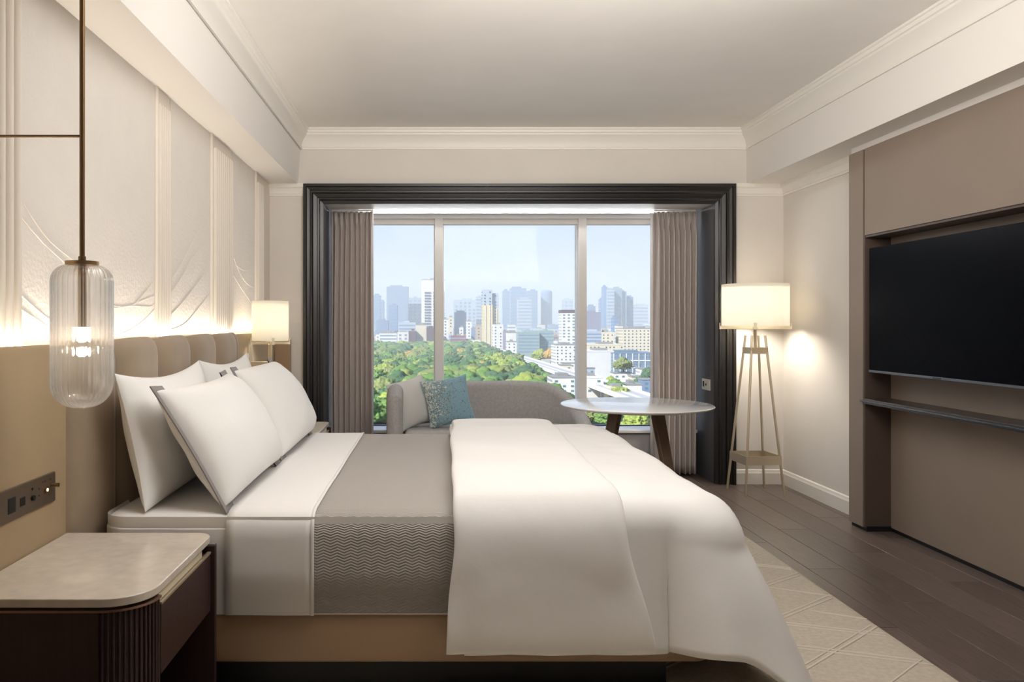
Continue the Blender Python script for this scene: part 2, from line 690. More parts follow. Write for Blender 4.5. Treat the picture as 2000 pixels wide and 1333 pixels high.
# ------------------------------------------------------------------ floor of planks running towards the window
floor = struct(box(WL - 0.2, WR + 0.5, -1.6, 6.72, -0.2, -0.008).build("floor", subfloor_m))
PWID, PLEN = 0.18, 1.22
plank_meshes = []
for fm in floor_ms:
    o = box(0.0012, PWID - 0.0012, 0.0012, PLEN - 0.0012, -0.009, 0).build("plank", fm, floor, bevel=0.0012, seg=1)
    plank_meshes.append(o)
row = 0
x = WL
first = [True, True, True]
while x < WR + 0.1:
    y = 0.9 - (row * 0.47) % PLEN
    while y < 6.36:
        k = random.randrange(3)
        if first[k]:
            o = plank_meshes[k]
            first[k] = False
        else:
            o = plank_meshes[k].copy()
            COL.objects.link(o)
        o.location = (x, y, 0)
        y += PLEN
    x += PWID
    row += 1

# ------------------------------------------------------------------ dark casing around the window bay
CAS = [(0, 0), (0, 0.045), (0.020, 0.045), (0.026, 0.034), (0.046, 0.030), (0.052, 0.040), (0.066, 0.040), (0.072, 0.026), (0.098, 0.020), (0.104, 0.030), (0.116, 0.028), (0.122, 0.014), (0.145, 0.008), (0.145, -0.02)]
CX0, CX1, CZT = -0.960, 2.252, 2.238
cas = sempty("trim_6", "dark espresso stepped wood casing framing the whole window bay", (0.65, YW, 0))
def jamb_l(o, d, i): return (CX0 + o, YW - d, (0, CZT - o)[i])
def head(o, d, i): return ((CX0 + o, CX1 - o)[i], YW - d, CZT - o)
def jamb_r(o, d, i): return (CX1 - o, YW - d, (0, CZT - o)[i])
for nm, fn in (("jamb", jamb_l), ("head", head), ("jamb", jamb_r)):
    sweep(CAS, fn, 2).build(nm, dark_m, cas, smooth=True, angle=20)

# ------------------------------------------------------------------ the window itself
win = sempty("window_1", "wide three pane window with pale metal mullions looking over the city", (0.65, 6.60, 0.35))
fr = MB()
fr.box(-0.82, 2.11, 6.56, 6.64, 2.016, 2.060).box(-0.82, 2.11, 6.56, 6.64, 0.33, 0.352).box(-0.82, -0.76, 6.56, 6.64, 0.33, 2.06).box(2.05, 2.11, 6.56, 6.64, 0.33, 2.06)
fr.build("frame", alu_m, win, bevel=0.004)
box(-0.82, 2.11, 6.53, 6.66, 2.060, 2.10).build("head_strip", sill_m, win)
for x in (0.051, 1.230):
    mu = box(x - 0.034, x + 0.034, 6.53, 6.64, 0.345, 2.065).build("mullion", alu_m, win, bevel=0.004)
    box(x - 0.042, x + 0.042, 6.60, 6.66, 0.345, 2.06).build("gasket", sill_m, mu)
for x0, x1 in ((-0.77, 0.02), (0.08, 1.20), (1.26, 2.06)):
    box(x0, x1, 6.610, 6.618, 0.345, 2.03).build("pane", pane_m, win)
tag(box(-0.815, 2.107, 6.33, 6.66, 0.325, 0.352).build("window_sill", sill_m, None, bevel=0.006), "white window sill ledge running the full width of the bay", "sill", None, "structure")

# ------------------------------------------------------------------ left wall: plaster panels and fluted pilasters
def plaster_panel(y0, y1, label, branches):
    t = thing("plaster_panel", label, "wall panel", (WL, (y0 + y1) / 2, 0), "plaster panels above the headboard")
    box(WL + 0.0005, WL + 0.012, y0, y1, 0.0, SZ).build("panel", plaster_m, t)
    for br in branches:
        pts = catmull(br, 18)
        k = MB()
        k.tube([(WL + 0.0118, y, z) for y, z in pts], 0.0024, 6, r1=0.001)
        k.build("branch_relief", flute_m, t, smooth=True)


plaster_panel(0.6, 2.08, "blank textured plaster panel nearest the camera", [])
plaster_panel(2.345, 3.478, "textured plaster panel with raised branches behind the ribbed glass pendant",
              [[(2.35, 1.56), (2.50, 1.47), (2.66, 1.42), (2.80, 1.39)], [(2.35, 1.51), (2.48, 1.45), (2.62, 1.40), (2.74, 1.34)],
               [(2.35, 1.28), (2.50, 1.22), (2.66, 1.18)], [(2.35, 1.24), (2.48, 1.20), (2.60, 1.16)],
               [(2.75, 1.29), (2.95, 1.27), (3.15, 1.265), (3.30, 1.29), (3.47, 1.32)], [(2.78, 1.26), (3.0, 1.255), (3.2, 1.27), (3.4, 1.27), (3.475, 1.285)],
               [(2.9, 1.16), (3.1, 1.16), (3.3, 1.20), (3.47, 1.26)], [(3.25, 1.28), (3.36, 1.33), (3.46, 1.38)]])
plaster_panel(3.685, 4.34, "textured plaster panel with rising branches between two fluted pilasters",
              [[(3.69, 1.34), (3.85, 1.42), (4.0, 1.52), (4.15, 1.58), (4.33, 1.66)], [(3.69, 1.40), (3.82, 1.47), (3.95, 1.56), (4.10, 1.66), (4.25, 1.74)],
               [(3.69, 1.24), (3.86, 1.30), (4.05, 1.38), (4.2, 1.45), (4.335, 1.54)], [(3.69, 1.17), (3.9, 1.20), (4.1, 1.27), (4.33, 1.36)]])
plaster_panel(4.815, 5.43, "textured plaster panel with thin branches next to the small wall lamp",
              [[(4.82, 1.62), (5.0, 1.52), (5.2, 1.46), (5.42, 1.44)], [(4.82, 1.50), (5.05, 1.42), (5.25, 1.36), (5.42, 1.30)], [(4.9, 1.56), (5.1, 1.54), (5.3, 1.56), (5.42, 1.60)]])


def pilaster(y0, y1, n, label, border=0.045):
    t = thing("fluted_pilaster", label, "pilaster", (WL, (y0 + y1) / 2, 0), "fluted pilasters on the bed wall")
    box(WL + 0.0005, WL + 0.010, y0, y1, 0.0, SZ).build("backboard", flute_m, t)
    MB().tube([(WL + 0.012, y0 + 0.012, 0.9), (WL + 0.012, y0 + 0.012, SZ)], 0.012, 10).build("bead", flute_m, t, smooth=True)
    a = y0 + border
    w = (y1 - a) / n
    f0 = None
    for i in range(n):
        c = a + w * (i + 0.5)
        if f0 is None:
            f0 = MB().tube([(WL + 0.010, c, 0.95), (WL + 0.010, c, 2.165), (WL + 0.008, c, 2.175)], w * 0.40, 10).build("flute", flute_m, t, smooth=True)
        else:
            f = f0.copy()
            COL.objects.link(f)
            f.location = (0, w * i, 0)


pilaster(2.09, 2.34, 5, "fluted pilaster at the left edge of the picture beside the pendant rod", 0.03)
pilaster(3.48, 3.68, 5, "narrow five fluted pilaster behind the tufted headboard")
pilaster(4.345, 4.81, 9, "wide many fluted pilaster near the far end of the headboard", 0.07)
pilaster(5.435, 5.68, 4, "fluted pilaster in the far corner above the small wall lamp", 0.06)
box(WL - 0.005, WL + 0.008, 5.685, YW, 0, SZ + 0.002).build("wall_left_corner", flute_m)
struct(bpy.data.objects["wall_left_corner"])

# ------------------------------------------------------------------ upholstered wall panels, headboard
PX = -1.175


def wall_panel(y0, y1, label):
    t = thing("upholstered_wall_panel", label, "wall panel", (WL, (y0 + y1) / 2, 0), "upholstered panels beside the headboard")
    def pf(u, v):
        y = y0 + (y1 - y0) * u
        a = v
        pts = [(PX, 0.0), (PX, 0.6), (PX, 1.110), (PX - 0.002, 1.124), (PX - 0.004, 1.133), (PX - 0.008, 1.135), (PX - 0.011, 1.130), (PX - 0.012, 1.05)]
        k = min(int(a * 7 + 1e-6), 6)
        f = a * 7 - k
        q = (pts[k][0] + (pts[k + 1][0] - pts[k][0]) * f, pts[k][1] + (pts[k + 1][1] - pts[k][1]) * f)
        return (q[0], y, q[1])
    MB().grid(pf, 2, 7).build("padded_face", panelfab_m, t, smooth=True, angle=60)
    led = box(WL + 0.022, WL + 0.036, y0, y1, 1.112, 1.126).build("led_strip", led_m, t)
    led['label'] = "glowing warm light strip hidden behind the panel top"
    box(PX - 0.011, PX - 0.002, y0, y0 + 0.01, 0, 1.13).build("end_trim", panelfab_m, t)
    box(PX - 0.011, PX - 0.002, y1 - 0.01, y1, 0, 1.13).build("end_trim", panelfab_m, t)
    return t


wall_panel(0.9, 2.552, "flat tan upholstered wall panel behind the near nightstand with bronze socket plate")
wall_panel(4.72, 5.92, "flat tan upholstered wall panel under the small wall lamp by the window")
box(-1.170, -1.055, 5.905, 5.935, 0, 1.08).build("wall_return", leather_m)
tag(bpy.data.objects["wall_return"], "narrow brown upholstered return in the far corner below the wall lamp", "wall panel")

HX, HY0, HW, HN = -1.10, 2.779, 0.4195, 4
hb = thing("headboard", "tall channel tufted taupe velvet headboard behind the bed pillows", "headboard", (-1.19, 3.62, 0))


def channel(y0, y1, xa, xb, bulge):
    """one padded channel; xa, xb = front plane at its two edges"""
    def fn(u, v):
        e = abs(2 * u - 1)
        b = bulge * (1 - e ** 3.6) ** 0.55 if e < 1 else 0
        xf = xa + (xb - xa) * u + b - bulge * 0.5
        top = 1.135 + 0.016 * (1 - e ** 3)
        ptsx = [(xf, 0.12), (xf, 0.6), (xf, top - 0.07), (xf - 0.004, top - 0.04), (xf - 0.014, top - 0.015), (xf - 0.03, top - 0.002), (xf - 0.048, top - 0.003), (-1.184, top - 0.01), (-1.186, 0.9)]
        k = min(int(v * 8 + 1e-6), 7)
        f = v * 8 - k
        y = y0 + (y1 - y0) * u
        return (ptsx[k][0] + (ptsx[k + 1][0] - ptsx[k][0]) * f, y, ptsx[k][1] + (ptsx[k + 1][1] - ptsx[k][1]) * f)
    return MB().grid(fn, 16, 8)


for i in range(HN):
    channel(HY0 + HW * i + 0.009, HY0 + HW * (i + 1) - 0.009, HX, HX, 0.062).build("channel", velvet_m, hb, smooth=True, angle=60)
channel(HY0 - 0.232, HY0 - 0.009, -1.172, HX + 0.004, 0.03).build("end_channel", velvet_m, hb, smooth=True, angle=60)
channel(HY0 + HW * HN + 0.002, HY0 + HW * HN + 0.232, HX + 0.004, -1.172, 0.03).build("end_channel", velvet_m, hb, smooth=True, angle=60)
box(-1.185, -1.155, HY0 - 0.10, HY0 + HW * HN + 0.10, 0.0, 1.115).build("core_board", velvet_m, hb)
for _y0, _y1, _w in ((1.0, 2.55, 2.5), (2.56, 4.71, 3.3), (4.73, 5.6, 1.1)):
    light("headboard_led_light", 'AREA', (WL + 0.030, (_y0 + _y1) / 2, 1.130), _w, (1.0, 0.89, 0.74), _y1 - _y0, 0.012, (-0.12, 0, 1), spread=1.3)
led = box(WL + 0.020, WL + 0.030, 2.56, 4.71, 1.112, 1.126).build("led_strip", led_m, hb)
led['label'] = "glowing warm light strip hidden behind the headboard top"

# bronze socket plate on the near wall panel
sp = thing("socket_plate", "long bronze socket and switch plate on the tan panel above the near nightstand", "socket plate", (PX, 2.2, 0.695))
box(PX - 0.002, PX + 0.006, 1.95, 2.47, 0.651, 0.741).build("plate", plate_m, sp, bevel=0.002)
box(PX + 0.004, PX + 0.0075, 2.192, 2.232, 0.672, 0.716).build("power_socket", socket_m, sp, bevel=0.002)
box(PX + 0.004, PX + 0.0075, 2.256, 2.285, 0.679, 0.704).build("data_socket", socket_m, sp, bevel=0.002)
MB().tube([(PX + 0.004, 2.325, 0.690), (PX + 0.013, 2.325, 0.690)], 0.008, 12).build("button", socket_m, sp, smooth=True)
MB().tube([(PX + 0.004, 2.325, 0.716), (PX + 0.008, 2.325, 0.716)], 0.004, 10).build("jack", socket_m, sp, smooth=True)
for zz in (0.688, 0.708):
    MB().tube([(PX + 0.004, 2.365, zz), (PX + 0.0065, 2.365, zz)], 0.003, 8).build("icon_mark", socket_m, sp)
for yy in (2.385, 2.40, 2.432):
    box(PX + 0.004, PX + 0.0066, yy, yy + 0.006, 0.722, 0.725).build("icon_mark", socket_m, sp)
MB().tube([(PX + 0.004, 2.405, 0.697), (PX + 0.012, 2.405, 0.697)], 0.010, 14).build("dial", brass_m, sp, smooth=True)
MB().tube([(PX + 0.012, 2.405, 0.697), (PX + 0.0135, 2.405, 0.697)], 0.0045, 10).build("indicator_lamp", M_emit("indicator", (255, 240, 215), 3.0), sp)
MB().tube([(PX + 0.004, 2.44, 0.705), (PX + 0.030, 2.44, 0.705)], 0.0045, 10, r1=0.0065).build("toggle", brass_m, sp, smooth=True)

pl = thing("switch_plate", "small grey switch plate on the tan panel left of the small wall lamp", "switch", (PX, 5.06, 0.95))
box(PX - 0.002, PX + 0.008, 5.0, 5.12, 0.93, 1.01).build("plate", M("grey_switch_plate", (168, 160, 156), 0.4), pl, bevel=0.002)
box(PX + 0.007, PX + 0.011, 5.03, 5.09, 0.945, 0.995).build("rocker", MATS["grey_switch_plate"], pl, bevel=0.002)

# ------------------------------------------------------------------ bed
BX0, BX1, BY0, BY1, BZ = -1.085, 0.915, 2.58, 4.515, 0.576
bed = thing("bed", "king bed with tan leather base and white mattress against the tufted headboard", "bed", (-0.1, 3.55, 0))
box(BX0 + 0.10, 0.771, BY0 + 0.05, BY1 - 0.05, 0.0045, 0.10).build("plinth", black_m, bed)


def soft_box(x0, x1, y0, y1, z0, z1, rc, re, n=8, top_only=False):
    """box with rounded plan corners rc and rounded horizontal edges re"""
    m = MB()
    rings = []
    if not top_only:
        for i in range(5):
            t = PI / 2 * i / 4
            rings.append((re * (1 - math.sin(t)), z0 + re * (1 - math.cos(t))))
    else:
        rings.append((0, z0))
    for i in range(5):
        t = PI / 2 * i / 4
        rings.append((re * (1 - math.cos(t)), z1 - re * (1 - math.sin(t))))
    k = None
    for ins, z in rings:
        P = rounded_rect(x0 + ins, x1 - ins, y0 + ins, y1 - ins, [max(rc - ins, 0.004)] * 4, n)
        k = len(P)
        m.v += [(x, y, z) for x, y in P]
    for i in range(len(rings) - 1):
        for j in range(k):
            q = (j + 1) % k
            m.f.append((i * k + j, i * k + q, (i + 1) * k + q, (i + 1) * k + j))
    m.f.append(tuple(range(k - 1, -1, -1)))
    m.f.append(tuple((len(rings) - 1) * k + j for j in range(k)))
    return m


soft_box(BX0 + 0.02, 0.905, BY0 + 0.004, BY1 - 0.004, 0.097, 0.256, 0.05, 0.014).build("base_rail", leather_m, bed, smooth=True, angle=50)
soft_box(BX0, BX1, BY0, BY1, 0.254, 0.536, 0.09, 0.006).build("mattress", sheet_m, bed, smooth=True, angle=50)
soft_box(BX0 + 0.002, BX1 - 0.002, BY0 + 0.003, BY1 - 0.003, 0.532, BZ, 0.09, 0.040).build("mattress_topper", sheet_m, bed, smooth=True, angle=50)


def bed_profile(e, zb=0.256, zb_far=0.35):
    """section of the made bed across its width, offset outwards by e: points (y, z)"""
    H = [(BY0, zb), (BY0 - 0.001, 0.40), (BY0 - 0.001, 0.50), (BY0 + 0.001, 0.524), (BY0 + 0.005, 0.536), (BY0 + 0.008, 0.546), (BY0 + 0.018, 0.561), (BY0 + 0.036, 0.571), (BY0 + 0.07, BZ), (BY0 + 0.2, BZ + 0.001)]
    F = [(BY1 + BY0 - y, z if z > zb else zb_far) for y, z in reversed(H)]
    mid = [(BY0 + 0.2 + (BY1 - BY0 - 0.4) * i / 8, BZ + 0.001 + 0.002 * math.sin(i * 1.7)) for i in range(1, 8)]
    P = H + mid + F
    out = []
    for i, (y, z) in enumerate(P):
        a, b = P[max(i - 1, 0)], P[min(i + 1, len(P) - 1)]
        d = Vector((b[0] - a[0], b[1] - a[1])).normalized()
        out.append((y - d.y * e, z + d.x * e))
    return out


def bed_cover(x0, x1, e, nx, zb=0.256, taper=0.0):
    P = bed_profile(e, zb)
    n = len(P)
    m = MB()
    for i in range(nx + 1):
        for j, (y, z) in enumerate(P):
            x = x0 + (x1 - x0) * i / nx
            m.v.append((x + taper * noise.noise(Vector((x0 * 9, y * 3, z * 4))), y, z + 0.0015 * noise.noise(Vector((x * 6, y * 6, 0)))))
    for i in range(nx):
        for j in range(n - 1):
            m.f.append((i * n + j, (i + 1) * n + j, (i + 1) * n + j + 1, i * n + j + 1))
    return m


tag(bed_cover(-0.42, 0.45, 0.006, 24, 0.262).build("coverlet", coverlet_m, None, smooth=True, solid=0.005, angle=60), "grey quilted chevron coverlet across the middle of the bed", "coverlet")
fs = thing("folded_sheet", "white top sheet folded back over the grey coverlet", "sheet", (-0.5, 3.55, 0.58))
bed_cover(-0.668, -0.386, 0.013, 10, 0.258, 0.006).build("sheet", sheet_m, fs, smooth=True, solid=0.005, angle=60)
bed_cover(-0.394, -0.383, 0.015, 2, 0.257, 0.0).build("hem", sheet_m, fs, smooth=True, solid=0.006, angle=60)

# ---- duvet
DZ = 0.612


def duvet_point(s, t):
    rc, r = 0.16, 0.075
    xe, yn, yf = 0.90, BY0 + 0.055, BY1 - 0.055
    a = max(0.0, s - (xe - rc))
    bn = max(0.0, (yn + rc) - t)
    bf = max(0.0, t - (yf - rc))
    b = bn if bn > 0 else bf
    sg = -1 if bn > 0 else 1
    cx = min(s, xe - rc)
    cy = min(max(t, yn + rc), yf - rc)
    p = 3.2
    rp = (a ** p + b ** p) ** (1 / p)
    h = math.hypot(a, b)
    puff = 0.012 * noise.noise(Vector((s * 2.6, t * 2.6, 3.1))) + 0.005 * noise.noise(Vector((s * 8, t * 8, 1.0)))
    if rp <= rc:
        edge = smoothstep(0.0, 0.10, s - 0.08)
        return (s, t, BZ + 0.014 + (DZ - BZ - 0.014) * edge + puff)
    dx, dy = a / h, sg * b / h
    d = rp - rc
    flare = 0.24 * dx * dx + 0.05 * dy * dy + (1.1 if sg < 0 else 0.1) * dx * dx * dy * dy
    r = r + (0.28 if sg < 0 else 0.0) * dx * dx * dy * dy
    q = PI * r / 2
    if d < q:
        out, drop = r * math.sin(d / r), r * (1 - math.cos(d / r))
    else:
        out, drop = r + (d - q) * flare, r + (d - q) * math.sqrt(1 - flare * flare)
    ang = math.atan2(dy, dx)
    w = smoothstep(0.06, 0.5, d)
    out += w * (0.016 * math.sin(9 * ang + 2 * (s + t)) * (1 if a > 0 and b > 0 else 0.2) + 0.012 * math.sin(t * 11 + 0.7) * dx * dx + 0.008 * math.sin(s * 13) * dy * dy)
    base = rc * h / rp
    z = DZ + puff * (1 - w) - drop
    if z < 0.03:
        out += (0.03 - z) * 0.6
        z = 0.03 + 0.01 * math.sin(12 * ang)
    return (cx + dx * (base + out), cy + dy * (base + out), z)


dv = thing("duvet", "thick white duvet covering the foot of the bed and folded over on itself", "duvet", (0.5, 3.55, 0.6))


def dfn(u, v):
    s = 0.10 + (0.90 + 0.62 - 0.10) * u
    t = (BY0 - 0.45) + (BY1 + 0.10 - (BY0 - 0.45)) * v
    return duvet_point(s, t)


MB().grid(dfn, 92, 110).build("cover", duvet_m, dv, smooth=True, solid=0.022, angle=80)


# the folded-over layer: a thick soft band over the bed, hanging low at the near side
def flap_path():
    y = BY0 - 0.055
    P = [(y - 0.030, 0.165), (y - 0.026, 0.26), (y - 0.018, 0.38), (y - 0.008, 0.48), (y + 0.012, 0.56), (y + 0.05, 0.612), (y + 0.10, 0.632), (y + 0.25, 0.640)]
    for i in range(1, 9):
        P.append((y + 0.25 + 1.50 * i / 8, 0.640 + 0.004 * math.sin(i * 2.1)))
    P += [(BY1 - 0.10, 0.640), (BY1 - 0.02, 0.625), (BY1 + 0.035, 0.575), (BY1 + 0.06, 0.48), (BY1 + 0.065, 0.40)]
    return catmull(P, 90)


FP = flap_path()


def flap_fn(u, v):
    # u goes once round the section (top then underside), v along the path
    i = min(int(v * 90 + 1e-6), 90)
    y, z = FP[i]
    a, b = FP[max(i - 1, 0)], FP[min(i + 1, 90)]
    d = Vector((b[0] - a[0], b[1] - a[1])).normalized()
    low = smoothstep(0.58, 0.16, z) if y < 3.5 else 0
    xl = 0.062 - 0.012 * low + 0.016 * noise.noise(Vector((0.3, y * 2.4, z * 5)))
    xr = 0.615 + 0.085 * low ** 1.4 + 0.010 * noise.noise(Vector((7.3, y * 2.0, z * 4)))
    if y > 2.7:
        xl += 0.038 * smoothstep(2.7, 4.5, y)
        xr += 0.04 * smoothstep(2.7, 4.5, y)
    th = 0.030 - 0.014 * low
    if i < 3:
        th *= (0.35, 0.75, 0.93)[i]
    ang = 2 * PI * u
    c, s = math.cos(ang), math.sin(ang)
    xm, hw = (xl + xr) / 2, (xr - xl) / 2
    X = xm + hw * math.copysign(abs(c) ** 0.22, c)
    o = th * math.copysign(abs(s) ** 0.55, s)
    if s > 0:
        o += 0.010 * noise.noise(Vector((X * 3.2, y * 3.2, z * 3.2))) + 0.004 * noise.noise(Vector((X * 9, y * 9, z * 9)))
        o += 0.004 * math.sin(X * 40 + 3 * noise.noise(Vector((X * 2, y, z)))) * low
    if y < 3.0 and z < 0.3:
        z += (0.3 - z) / 0.135 * 0.011 * noise.noise(Vector((X * 7, 2.0, 0)))
    return (X, y - d.y * o, z + d.x * o)


fl = MB().grid(flap_fn, 72, 90, cu=True)
fl.f.append(tuple(i * 91 for i in range(72)))
fl.f.append(tuple(i * 91 + 90 for i in range(71, -1, -1)))
fl.build("folded_end", duvet_m, dv, smooth=True, angle=80)


# ---- pillows
def pillow(name, label, cat, W, H, T, origin, yaw, lean, mat, roll=0.0, band=None, seed=0, sag=0.0, group=None, pinch=0.07, nn=26, ptwist=0.0, fill=0.5, back=1.0):
    """origin = middle of the bottom edge; the face looks towards +X (yaw 0); lean = tilt back from vertical in degrees"""
    t = thing(name, label, cat, origin, group)
    R = Matrix.Rotation(yaw, 4, 'Z') @ Matrix.Rotation(-math.radians(lean), 4, 'Y') @ Matrix.Rotation(roll, 4, 'X')

    def outline(u, v):
        y = W / 2 * u * (1 - pinch * (1 - v * v))
        z = H / 2 * v * (1 - pinch * 0.9 * (1 - u * u))
        if v > 0:
            z -= sag * v * (1 - u * u)
        return y, z

    def pt(u, v, side):
        y, z = outline(u, v)
        a, b = max(0.0, 1 - u * u), max(0.0, 1 - v * v)
        th = T / 2 * (a ** fill) * (b ** fill) * (1 - 0.12 * v)
        th += 0.012 * T / 0.2 * noise.noise(Vector((u * 1.8 + seed, v * 1.8, side))) * min(1, 4 * a * b)
        # creases running in from the corners
        cr = (abs(u) * abs(v)) ** 2
        th *= 1 + 0.10 * cr * math.sin(9 * (abs(u) - abs(v)) + seed)
        x = (th if side > 0 else -th * back) + ptwist * u * v
        return R @ Vector((x, y, z + H / 2))
    o = Vector(origin)
    m = MB()
    for side in (1, -1):
        k = len(m.v)
        for i in range(nn + 1):
            for j in range(nn + 1):
                u, v = math.sin(PI / 2 * (2 * i / nn - 1)), math.sin(PI / 2 * (2 * j / nn - 1))
                m.v.append(tuple(o + pt(u, v, side)))
        for i in range(nn):
            for j in range(nn):
                q = (k + i * (nn + 1) + j, k + (i + 1) * (nn + 1) + j, k + (i + 1) * (nn + 1) + j + 1, k + i * (nn + 1) + j + 1)
                m.f.append(q if side > 0 else q[::-1])
    ob = m.build("cover", mat, t, smooth=True, angle=180)
    if band:
        ring = []
        N = 20
        for a, b, c, d in ((-1, -1, 1, -1), (1, -1, 1, 1), (1, 1, -1, 1), (-1, 1, -1, -1)):
            for i in range(N):
                f = i / N
                f = 0.5 - 0.5 * math.cos(PI * f)
                ring.append((a + (c - a) * f, b + (d - b) * f))
        bm_ = MB()
        for (u, v) in ring:
            y, z = outline(u, v)
            for wy, off in ((-0.003, -0.004), (-0.003, 0.004), (band, 0.002), (band, -0.002)):
                ky = math.copysign(min(1.0, abs(u) ** 6), u) * wy
                kz = math.copysign(min(1.0, abs(v) ** 6), v) * wy
                bm_.v.append(tuple(o + R @ Vector((off + ptwist * u * v, y + ky, z + kz + H / 2))))
        n = len(ring)
        for i in range(n):
            q = (i + 1) % n
            if abs(ring[i][0]) < 0.80 or abs(ring[q][0]) < 0.80:
                continue
            for j in range(4):
                w = (j + 1) % 4
                bm_.f.append((i * 4 + j, i * 4 + w, q * 4 + w, q * 4 + j))
        bb = bm_.build("border_band", band_m, t, smooth=True, angle=60)
        bb['label'] = "grey satin border band"
    return t


GP = "white bed pillows"
pillow("bed_pillow", "plain white pillow leaning on the headboard at the near side of the bed", "pillow", 0.94, 0.465, 0.18, (-0.94, 3.075, BZ + 0.006), 0.0, 12.5, pillow_m, seed=1, sag=0.03, group=GP, pinch=0.05)
pillow("bed_pillow", "plain white pillow leaning on the headboard behind the far banded pillow", "pillow", 0.90, 0.465, 0.17, (-0.94, 4.00, BZ + 0.006), 0.0, 12.5, pillow_m, seed=4, sag=0.03, group=GP, pinch=0.05)
pillow("bed_pillow", "white pillow with a grey border band at the near front of the bed", "pillow", 0.90, 0.445, 0.275, (-0.685, 3.075, BZ + 0.018), 0.0, 31, pillow_m, band=0.021, seed=2, sag=0.012, group=GP, pinch=0.045, fill=0.38, back=0.6)
pillow("bed_pillow", "white pillow with a grey border band at the far front nearest the window", "pillow", 0.86, 0.445, 0.275, (-0.685, 4.03, BZ + 0.018), 0.0, 29, pillow_m, band=0.021, seed=3, sag=0.0, group=GP, pinch=0.03, fill=0.38, back=0.6)

